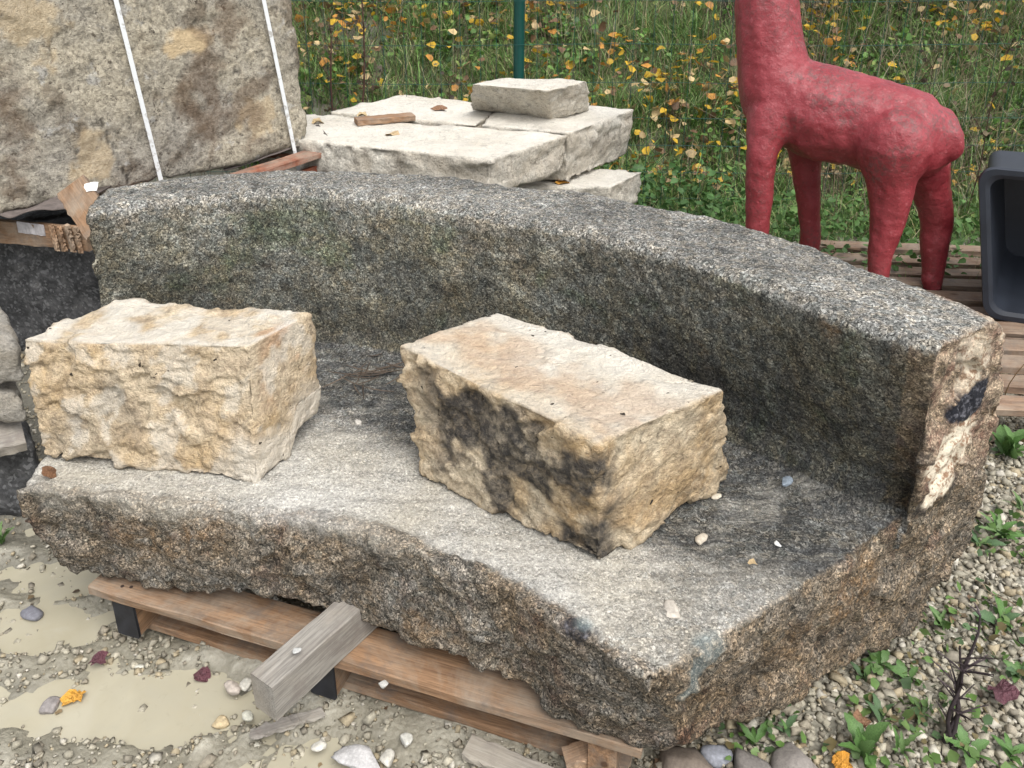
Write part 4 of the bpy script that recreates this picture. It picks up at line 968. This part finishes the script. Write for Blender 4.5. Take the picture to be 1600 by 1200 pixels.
# tall weeds with drooping dead leaves, each its own plant
def tall_weed(px, Y, h, seed, label, r=.006):
    g_ = np.random.default_rng(seed); x = D(px, 100, Y)[0]; z = float(ground_h(np.array([x]), np.array([Y]))[0])
    root = empty('dead_weed', (float(x), Y, z)); tag(root, label, 'weed', 'tall dead weeds behind the slabs')
    L1 = []; t = np.linspace(0, 1, 9)[:, None]
    p = t * np.array([g_.normal(0, .05), g_.normal(0, .05), h]) + .012 * np.sin(t * 7 + g_.uniform(0, 6)) * np.array([1, 0, 0]); L1.append((p, r * (1 - .6 * t[:, 0]), (.085, .045, .035)))
    lx = []
    for i in range(16):
        q = p[g_.integers(2, 9)]; a = g_.uniform(0, 6.283); bl = g_.uniform(.05, .22); t2 = np.linspace(0, 1, 4)[:, None]
        e = q + t2 * np.array([math.cos(a) * bl * .5, math.sin(a) * bl * .5, bl * .7]); L1.append((e, .0022 * (1 - .6 * t2[:, 0]), (.10, .065, .045))); lx += [e[3], e[2], e[1]]
    v, f, c = tubes(L1, 5); obj('stem', mesh('stem', v, f, M['leaf'], c), root)
    lx = np.array(lx); v, f, c = leafcards(lx[:, 0], lx[:, 1], lx[:, 2] - .02, g_.uniform(.015, .035, len(lx)), pal_col(len(lx), [(.12, .09, .05), (.07, .055, .04), (.14, .14, .07)], [1, 1, 1], g_), 1.1, seed)
    o = obj('dead_leaves', mesh('dead_leaves', v, f, M['leaf'], c), root); o['kind'] = 'stuff'
for i, (px, Y, h, lb) in enumerate(((515, 4.52, 1.0, 'thick reddish dead weed stalk nearest the big block, left of its twin'), (546, 4.50, 1.15, 'tall dark dead weed stalk right of the thick reddish one behind the slabs'), (497, 4.62, .9, 'leaning dead weed stalk right at the edge of the big block'), (585, 4.66, .75, 'thin dead weed between the stalk pair and the middle of the slabs'), (690, 4.68, .7, 'forked dead weed behind the brown leaf on the slabs'), (1480, 4.5, .8, 'dead weed stalk just right of the deer rump'), (1558, 4.45, .9, 'dead weed stalk above the grey bin at the right edge'))):
    tall_weed(px, Y, h, 200 + i, lb, .009 if i < 2 else .004)

# fallen leaves
def leaf_mesh(kind, col, seed):
    g_ = np.random.default_rng(seed); n = 12; V = [(0, 0, .004)]; F = []
    for i in range(n):
        a = 2 * math.pi * i / n; r = (.5 + .17 * math.cos(5 * a) * kind + .06 * g_.normal()) * (1 if abs(a - math.pi) > .3 else .8)
        V.append((r * math.cos(a), r * .8 * math.sin(a), .16 * math.sin(2 * a + seed) + .06 * g_.normal()))
    F = [(0, 1 + i, 1 + (i + 1) % n) for i in range(n)]
    me = pymesh('fallen_leaf', V, F, None or col, True); return me
def leafmat(name, c1, c2):
    t = NT(name); oi = t.n('ShaderNodeObjectInfo').outputs['Random']; c = t.mix(oi, c1, c2)
    c = t.mix(1, c, t.ramp(t.noise(3, 4, .7), [(.3, .65), (.65, 1.15)]), 'MULTIPLY'); return t.done(c, .55, t.bump(t.noise(6, 3), .5, .1), .35)
M['yl'] = leafmat('yellow_leaf', (.50, .30, .025), (.58, .42, .09)); M['pl'] = leafmat('pale_leaf', (.44, .31, .17), (.50, .39, .22)); M['ol'] = leafmat('orange_leaf', (.52, .23, .03), (.62, .34, .06))
M['bl'] = leafmat('brown_leaf', (.16, .08, .04), (.25, .14, .08)); M['wl'] = leafmat('wine_leaf', (.09, .035, .045), (.13, .05, .06))
LM = {k_: [leaf_mesh(i % 2, M[k_], i * 7 + ord(k_[0])) for i in range(3)] for k_ in ('yl', 'pl', 'ol', 'bl', 'wl')}
x, y = scatter(6500, -2.2, 4.6, 4.7, 7.3, lambda x, y: np.clip(.25 + 1.4 * fbm(np.stack([x, y, 0 * x], -1), 1.1, 3, 51) + .25 * (y - 5.2), .03, 1))
z = ground_h(x, y); o_ = np.argsort(y)
ks = ['yl', 'yl', 'pl', 'ol', 'bl', 'pl']
LBL = {'yl': 'bright yellow fallen leaf on the grass bank', 'pl': 'pale buff fallen leaf on the grass bank', 'ol': 'orange fallen leaf on the grass bank', 'bl': 'brown fallen leaf on the grass bank'}
GRP = {'yl': 'yellow leaves on the grass bank', 'pl': 'pale leaves on the grass bank', 'ol': 'orange leaves on the grass bank', 'bl': 'brown leaves on the grass bank'}
for i in o_[:280]:
    k_ = ks[g.integers(6)]; o = obj('fallen_leaf', LM[k_][g.integers(3)], None, (x[i], y[i], z[i] + g.uniform(.06, .15)), (g.normal(0.25, .4), g.normal(0, .4), g.uniform(0, 6.28))); s = g.uniform(.028, .064); o.scale = (s, s, s)
    pxx = 800 + FPX * x[i] / (y[i] * math.cos(PITCH) + (CAMH - z[i]) * math.sin(PITCH)); reg = 'behind the slab stack left of the green post' if pxx < 805 else 'between the green post and the red deer' if pxx < 1150 else 'behind the red deer' if pxx < 1500 else 'right of the red deer'
    tag(o, LBL[k_].replace('on the grass bank', 'on the bank ' + reg), 'leaf', GRP[k_].replace('on the grass bank', 'on the bank ' + reg))
r_ = o_[280:]; C4 = pal_col(len(r_), [(.52, .33, .03), (.46, .34, .17), (.42, .20, .04), (.17, .10, .055)], [4, 3, 2, 3], g)
v, f, c = leafcards(x[r_], y[r_], z[r_] + g.uniform(.05, .16, len(r_)), g.uniform(.03, .07, len(r_)), C4, .5, 9, True)
o = obj('leaf_litter', mesh('leaf_litter', v, f, M['leaf'], c)); tag(o, 'scattered yellow autumn leaves higher up the grass bank', 'leaf litter', kind='stuff')

def one_leaf(k_, pos, s, rot, label, sx=1):
    o = obj('fallen_leaf', LM[k_][int(s * 1000) % 3], None, tuple(pos), rot); o.scale = (s * sx, s, s); tag(o, label, 'leaf')
one_leaf('bl', P(76, 737, ZS + .012), .035, (1.0, .4, .3), 'curled brown leaf on the left front corner of the bench seat')
one_leaf('pl', P(1176, 879, ZS + .006), .018, (.1, .1, .3), 'tiny buff leaf on the bench seat right of the ochre block')
one_leaf('ol', P(880, 285, zD + .006), .06, (.1, .1, .4), 'orange leaf on the small lower slab of the stack', 1.3)
one_leaf('pl', P(567, 180, Zt + .006), .06, (.1, .3, .4), 'buff leaf behind the brown board on the slabs')
one_leaf('bl', P(690, 171, Zt + .006), .07, (.1, .2, .1), 'brown leaf in the middle of the back slab', 1.3)
one_leaf('pl', P(497, 190, Zt + .006), .06, (.1, .2, .7), 'buff leaf on the slab beside the corner of the big block')
one_leaf('pl', P(612, 209, Zt + .005), .05, (.0, .1, .7), 'pale leaf flat on the front slab below the brown board', 1.5)
one_leaf('ol', P(110, 1092, -.014), .045, (.1, .1, .5), 'orange leaf lying at the edge of the muddy puddle')
one_leaf('ol', P(122, 1086, -.010), .034, (.2, .1, 1.9), 'smaller orange leaf overlapping the one at the puddle edge')
one_leaf('wl', P(315, 1055, -.014), .045, (.1, .1, .2), 'dark purple leaf in the puddle near the timber')
one_leaf('wl', P(152, 1030, .004), .04, (.1, .1, .9), 'reddish brown leaf on the wet gravel left of the pallet')
one_leaf('wl', P(1568, 1081, .022), .065, (.1, -.1, .2), 'wine red leaf lying on the gravel at the right edge')
one_leaf('ol', P(1316, 1190, .03), .05, (.3, -.1, .2), 'salmon coloured leaf by the grass tuft at the bottom')
one_leaf('bl', P(1345, 1126, .02), .05, (.2, .1, .9), 'brown leaf on the gravel below the bench end')

# ------------------------------------------------------------------ gravel and single stones
def ico():
    bm = bmesh.new(); bmesh.ops.create_icosphere(bm, subdivisions=1, radius=1); V = np.array([v.co[:] for v in bm.verts]); F = np.array([[v.index for v in f.verts] for f in bm.faces]); bm.free(); return V, F
IV, IF = ico()
def gravel(x, y, sz, cols, seed, sink=.25):
    g_ = np.random.default_rng(seed); n = len(x); V = IV[None] * (1 + g_.normal(0, .24, (n, 12, 1))) * g_.uniform(.6, 1.15, (n, 1, 3)) * np.array([1, .9, .62])
    a, b = g_.uniform(0, 6.28, n), g_.normal(0, .35, n); cb, sb = np.cos(b)[:, None], np.sin(b)[:, None]
    yy = V[..., 1] * cb - V[..., 2] * sb; zz = V[..., 1] * sb + V[..., 2] * cb; ca, sa = np.cos(a)[:, None], np.sin(a)[:, None]
    X = V[..., 0] * ca - yy * sa; Y = V[..., 0] * sa + yy * ca; s = sz[:, None]
    z = ground_h(x, y) + sz * (.45 - sink) + g_.uniform(0, .004, n)
    VV = np.stack([X * s + x[:, None], Y * s + y[:, None], zz * s + z[:, None]], -1).reshape(-1, 3)
    return VV, (IF[None] + np.arange(n)[:, None, None] * 12).reshape(-1, 3), np.repeat(cols, 12, 0)
def gdens(x, y):
    p = np.stack([x, y, 0 * x], -1); right = sstep(.15, .5, x + fbm(p, 4, 3, 5) * .2 - .3 * (y - 1.3))
    fr_ = sstep(.22, .03, np.abs((y - 1.52) + .34 * (x + .9) + .09)) * (x < .5) * (.25 + .8 * sstep(-.1, .3, fbm(p, 6, 3, 8)))
    near = (x < .5) * (y < 1.25) * sstep(-.55, -.1, x) * .9
    return np.clip(np.maximum(np.maximum(right, fr_ * .8), np.maximum(near, .12 + .5 * sstep(.0, .5, fbm(p, 5, 3, 12)))), 0, 1) * np.where(y > 3.3, .0, 1)
GCOL = [(.31, .285, .22), (.37, .34, .265), (.26, .23, .175), (.46, .43, .36), (.20, .18, .14), (.34, .285, .19)]
CV = np.array([(a, b, c) for a in (-1, 1) for b in (-1, 1) for c in (-1, 1)], float) * .72
CF = np.array([(0, 1, 3), (0, 3, 2), (4, 6, 7), (4, 7, 5), (0, 4, 5), (0, 5, 1), (2, 3, 7), (2, 7, 6), (0, 2, 6), (0, 6, 4), (1, 5, 7), (1, 7, 3)])
def chips(x, y, sz, cols, seed):
    g_ = np.random.default_rng(seed); n = len(x); V = CV[None] * (1 + g_.normal(0, .26, (n, 8, 3))) * g_.uniform(.55, 1.3, (n, 1, 3)) * np.array([1.1, .95, .75])
    q = g_.normal(size=(n, 4)); q[:, 0] += 1.2; q /= np.linalg.norm(q, axis=1)[:, None]; w_, u_ = q[:, 0:1, None], q[:, None, 1:]
    c1 = np.cross(np.broadcast_to(u_, V.shape), V); V = V + 2 * (w_ * c1 + np.cross(np.broadcast_to(u_, V.shape), c1)); s = sz[:, None]
    z = ground_h(x, y) + sz * .3 + g_.uniform(0, .004, n)
    VV = np.stack([V[..., 0] * s + x[:, None], V[..., 1] * s + y[:, None], V[..., 2] * s * .8 + z[:, None]], -1).reshape(-1, 3)
    return VV, (CF[None] + np.arange(n)[:, None, None] * 8).reshape(-1, 3), np.repeat(cols, 8, 0)
x, y = scatter(112000, -2.0, 2.9, .85, 3.4, gdens); sz = np.clip(g.lognormal(-5.08, .45, len(x)) * np.where(x < .3 + .3 * (y - 1.3), .8, 1.12), .003, .018)
C5 = pal_col(len(x), GCOL, [4, 4, 3, 1.5, 2, 2], g, .15) * np.where(x < .4, .95, 1.0)[:, None]
h_ = np.arange(len(x)) % 4 == 0; v, f, c = join([gravel(x[h_], y[h_], sz[h_], C5[h_], 5), chips(x[~h_], y[~h_], sz[~h_] * .95, C5[~h_], 6)]); o = obj('gravel', mesh('gravel', v, f, M['peb'], c)); tag(o, 'grey beige crushed gravel around the bench and pallet', 'gravel', kind='stuff')
def pebble(px, py, s, label, col=(.45, .43, .37), seed=0, flat=.6, z=0, name='pebble', stretch=1.2, mat=None):
    g_ = np.random.default_rng(seed); bm = bmesh.new(); bmesh.ops.create_icosphere(bm, subdivisions=3, radius=1); V = np.array([v.co[:] for v in bm.verts]); F = np.array([[v.index for v in f_.verts] for f_ in bm.faces]); bm.free()
    pn_ = g_.normal(size=(13, 3)); pn_ /= np.linalg.norm(pn_, axis=1)[:, None]; dd_ = g_.uniform(.62, .95, 13)
    V = V * np.minimum(1.1, (dd_[None] / np.maximum(V @ pn_.T, .05)).min(1))[:, None] * (1 + .05 * fbm(V, 2.5, 3, seed)[:, None]) * (stretch, .85, flat)
    p = P(px, py, z + s * .3); a = g_.uniform(0, 6.28)
    cc = np.tile(np.array(col), (len(V), 1)) * (1 + .15 * fbm(V, 2, 3, seed))[:, None]
    o = obj(name, mesh(name, V * s, F, mat or M['peb'], cc, smooth=False), None, tuple(p), (0, 0, a)); tag(o, label, 'stone'); return o
for i, a_ in enumerate((
    (219, 1043, .012, 'rounded pale pebble at the puddle edge left of the timber', (.50, .49, .42)),
    (362, 1075, .019, 'pinkish grey stone beside the grey timber end', (.40, .35, .30)), (384, 1070, .015, 'angular pale stone touching the grey timber end', (.46, .44, .38)),
    (388, 1118, .014, 'flat pale stone under the timber end', (.47, .46, .38)), (345, 1128, .018, 'buff pebble lying in the puddle below the timber', (.45, .36, .22)),
    (400, 1165, .010, 'small round pebble below the thin wood stick', (.5, .48, .4)), (80, 1103, .022, 'grey stone beside the orange leaf at the puddle', (.24, .22, .21)),
    (500, 1165, .014, 'whitish pebble in front of the middle stringer', (.52, .5, .44)), (635, 1155, .016, 'pale angular pebble under the front of the pallet', (.48, .47, .42)),
    (605, 1185, .018, 'cream pebble right of the white shard', (.5, .48, .42)), (50, 957, .026, 'dark bluish slate stone in the mud left of the pallet', (.17, .17, .19)),
    (1080, 890, .0, '', (0, 0, 0)))):
    if a_[2]: pebble(*a_[:4], col=a_[4], seed=300 + i, z=-.022 if a_[0] in (345, 80, 50, 400, 219) else 0)
pebble(560, 1187, .034, 'long white shard of limestone lying in front of the pallet', (.46, .45, .44), 320, .35, stretch=1.7)
pebble(1125, 1180, .030, 'grey angular stone below the corner of the bench', (.25, .26, .29), 321, .6)
for i, (px, py, s, lb, c_) in enumerate(((1080, 1205, .06, 'brown flat stone at the bottom edge left of the grey angular stone', (.19, .155, .125)), (1172, 1206, .05, 'dark grey stone at the bottom edge below the bench corner', (.17, .155, .14)), (1245, 1205, .055, 'rounded grey stone at the bottom edge near the salmon leaf', (.22, .20, .18)))):
    pebble(px, py, s, lb, c_, 330 + i, .55, mat=M['peb'])
for i, (px, py, s, lb, c_) in enumerate(((592, 818, .010, 'white chip on the front of the bench seat', (.62, .6, .54)), (1229, 752, .015, 'bluish chip on the seat near the right end of the bench back', (.22, .26, .30)),
    (1095, 842, .014, 'buff chip on the seat right of the ochre block', (.45, .40, .32)), (1120, 775, .010, 'pale chip close to the right corner of the ochre block', (.5, .45, .36)), (1048, 955, .020, 'flat sandy flake near the front corner of the bench seat', (.45, .41, .35)),
    (1215, 850, .007, 'tiny white chip on the dark part of the seat', (.65, .65, .62)), (560, 660, .010, 'small pale chip on the seat between the two blocks', (.48, .45, .4)))):
    pebble(px, py, s, lb, c_, 340 + i, .4, z=ZS + (.016 if py == 752 else -.012), name='stone_chip', stretch=1.4)
pebble(598, 1069, .010, 'small grey stone on the front board of the pallet', (.4, .39, .36), 360, .6, z=.145, name='stone_chip')
pebble(463, 1016, .008, 'small grey chip on top of the grey timber', (.4, .4, .38), 361, .3, z=.247, name='stone_chip')
# twigs and dirt behind, in the crease between the blocks
L_ = []
for i in range(26):
    p0 = P(585 + g.normal(0, 32), 583 + g.normal(0, 11), ZS + .000); a = g.uniform(0, 3.14); l = g.uniform(.02, .07); t = np.linspace(-1, 1, 4)[:, None]
    L_.append((p0 + t * l * np.array([math.cos(a), math.sin(a) * .5, .08]) + (0, 0, .004) + .006 * (t ** 2) * np.array([0, 1, 0]), [.0012, .0018, .0018, .001], np.array((.10, .075, .055)) * g.uniform(.6, 1.6)))
v, f, c = tubes(L_, 4); o = obj('twigs', mesh('twigs', v, f, M['leaf'], c)); tag(o, 'little heap of twigs and bark on the seat between the two blocks', 'twigs', kind='stuff')

# ------------------------------------------------------------------ weeds on the gravel
def weed_leaf(L, Wd, mat_col, seed, tooth=.25):
    g_ = np.random.default_rng(seed); n = 8; V = []; F = []
    for i in range(n + 1):
        t = i / n; w = Wd * (math.sin(math.pi * min(1, t * .93 + .05)) ** .8) * (1 + tooth * ((i % 2) - .5)); zz = L * (.55 * t - .50 * t * t)
        V += [(-w / 2, L * t, zz + w * .15), (0, L * t, zz), (w / 2, L * t, zz + w * .15)]
    for i in range(n): a = i * 3; F += [(a, a + 1, a + 4, a + 3), (a + 1, a + 2, a + 5, a + 4)]
    V = np.array(V); col = np.tile(np.array(mat_col) * g_.uniform(.85, 1.15), (len(V), 1)); col[1::3] *= 1.25
    return mesh('leaf', V, F, M['leaf'], col, smooth=True)
WL = [weed_leaf(1, .30, (.085, .17, .045), 1), weed_leaf(1, .42, (.11, .20, .065), 2), weed_leaf(1, .20, (.13, .21, .075), 3, .6), weed_leaf(1, .36, (.07, .12, .055), 4)]
def weed(px, py, n, size, label, kinds=(0, 1, 2, 3), up=.5, seed=0, z=0.):
    g_ = np.random.default_rng(seed); p = P(px, py, z); p[2] = float(ground_h(np.array([p[0]]), np.array([p[1]]))[0]) + .006
    root = empty('weed', tuple(p)); tag(root, label, 'weed')
    for i in range(n):
        s = size * g_.uniform(.55, 1.1); o = obj('leaf', WL[kinds[g_.integers(len(kinds))]], root, (g_.normal(0, .004), g_.normal(0, .004), 0), (up * g_.uniform(.4, 1.5), g_.normal(0, .25), 2.4 * i + g_.uniform(0, .8))); o.scale = (s, s, s)
weed(1572, 712, 11, .11, 'bright green leafy weed beside the bench end and the slats', (1, 1, 0), .9, 1)
weed(1560, 838, 14, .07, 'low feathery weed on the gravel right of the bench end', (2, 0), .5, 2)
weed(1530, 850, 9, .06, 'small weed against the low feathery one by the bench end', (2, 3), .4, 3)
weed(1595, 800, 7, .06, 'yellow green sprig at the right edge above the feathery weed', (1, 2), .8, 4)
weed(1352, 1190, 10, .085, 'tuft of bright green leaves at the bottom edge', (1, 0), 1.0, 5)
weed(1405, 1180, 6, .06, 'narrow green sprout right of the tuft at the bottom', (2, 0), .9, 6)
weed(1372, 1038, 6, .06, 'green weed directly under the bench end overhang', (0, 1), .6, 7)
weed(1420, 1060, 6, .055, 'broad leaved weed between the dead stalk and the bench', (1, 1), .35, 8)
weed(1350, 1060, 5, .035, 'tiny weed under the bench end left of the broad leaved one', (1, 3), .5, 9)
weed(1470, 985, 9, .05, 'green weed growing around the foot of the dead stalk', (1, 2), .8, 10)
weed(1562, 975, 8, .07, 'dark green weed on the gravel right of the dead stalk', (3, 0), .5, 11)
weed(1590, 1060, 7, .06, 'green weed at the right edge above the wine red leaf', (3, 1), .5, 12)
weed(1440, 1120, 7, .05, 'small feathery weed left of the dead stalk foot', (2, 2), .4, 13)
weed(1375, 1130, 6, .05, 'thin weed in the gravel below the bench end', (2, 3), .4, 14)
weed(1180, 1165, 6, .05, 'small green weed under the corner of the bench', (1, 0), .5, 15)
weed(1510, 1180, 7, .055, 'green weed at the foot of the picture right of the dead stalk', (1, 0), .6, 16)
weed(1580, 1180, 6, .05, 'green weed in the bottom right corner', (0, 3), .5, 17)
weed(1225, 1150, 4, .04, 'tiny sprout on the gravel under the bench corner', (0, 3), .4, 18)
weed(3, 850, 8, .06, 'yellow green weed at the left edge beside the bench', (1, 2), .8, 19)
cx_ = []; 
for (px, py, r, n) in ((1560, 838, .07, 70), (1372, 1045, .06, 26), (1350, 1190, .05, 24), (1470, 1000, .09, 50), (1440, 1120, .06, 34), (1590, 1040, .08, 40), (1170, 1170, .05, 22), (1575, 700, .07, 40), (1560, 970, .08, 40), (1530, 1190, .06, 30), (1240, 1140, .05, 14), (1400, 1130, .06, 24), (1590, 880, .05, 20)):
    p = P(px, py, 0)
    for _ in range(n): cx_.append((p[0] + g.normal(0, r), p[1] + g.normal(0, r * .8)))
cx_ = np.array(cx_); zz_ = ground_h(cx_[:, 0], cx_[:, 1]) + g.uniform(.008, .03, len(cx_))
v, f, c = leafcards(cx_[:, 0], cx_[:, 1], zz_, g.uniform(.010, .030, len(cx_)), pal_col(len(cx_), [(.10, .18, .045), (.14, .22, .07), (.07, .12, .05), (.16, .13, .06)], [3, 2, 2, 1], g), .6, 31)
o = obj('seedlings', mesh('seedlings', v, f, M['leaf'], c)); tag(o, 'tiny green seedlings sprouting through the gravel at right', 'seedlings', kind='stuff')
xq, yq = scatter(900, -1.9, 2.6, .9, 3.3, lambda x, y: np.where(x > .3, .8, .35)); zq = np.maximum(ground_h(xq, yq) + .010, -.0195)
v, f, c = leafcards(xq, yq, zq, g.uniform(.006, .022, len(xq)), pal_col(len(xq), [(.14, .09, .055), (.09, .065, .045), (.22, .16, .09)], [1, 1, 1], g), .3, 32)
o = obj('leaf_crumbs', mesh('leaf_crumbs', v, f, M['leaf'], c)); tag(o, 'brown crumbs of dead leaves strewn over the gravel and mud', 'leaf litter', kind='stuff')
def stalk(px, py, h, label, seed, lean=(0, 0), r=.004, nb=9, col=(.055, .042, .045), zb=None):
    g_ = np.random.default_rng(seed); p = P(px, py, 0); L1 = []; t = np.linspace(0, 1, 9)[:, None]
    for s_ in range(3 if nb > 3 else 1):
        e = t * np.array([lean[0] + g_.normal(0, .02), lean[1] + g_.normal(0, .02), h * (1 - .2 * s_)]) + .008 * np.sin(t * 9 + s_ * 2) * np.array([1, 0, 0]); L1.append((e, r * (1 - .65 * t[:, 0]), col))
        for i in range(nb):
            q = e[g_.integers(2, 9)]; a = g_.uniform(0, 6.283); bl = g_.uniform(.02, .09); t2 = np.linspace(0, 1, 4)[:, None]
            L1.append((q + t2 * np.array([math.cos(a) * bl * .7, math.sin(a) * bl * .7, bl * .7]) + t2 ** 2 * (0, 0, -.01), r * .4 * (1 - .5 * t2[:, 0]), np.array(col) * g_.uniform(.8, 2)))
    v, f, c = tubes(L1, 5); o = obj('dead_stalk', mesh('dead_stalk', v, f, M['leaf'], c), None, tuple(p)); tag(o, label, 'weed')
stalk(1480, 1165, .30, 'dark branching dead weed stalk standing in the gravel right of the bench', 1, (.02, .03), .0055, 12)
stalk(1545, 660, .30, 'thin brown stem rising in front of the grey bin at the right edge', 4, (.10, 0), .0028, 2, (.16, .10, .05))
stalk(1590, 950, .12, 'short dry twig lying across the gravel at the right', 5, (-.14, .0), .002, 1, (.2, .15, .1))
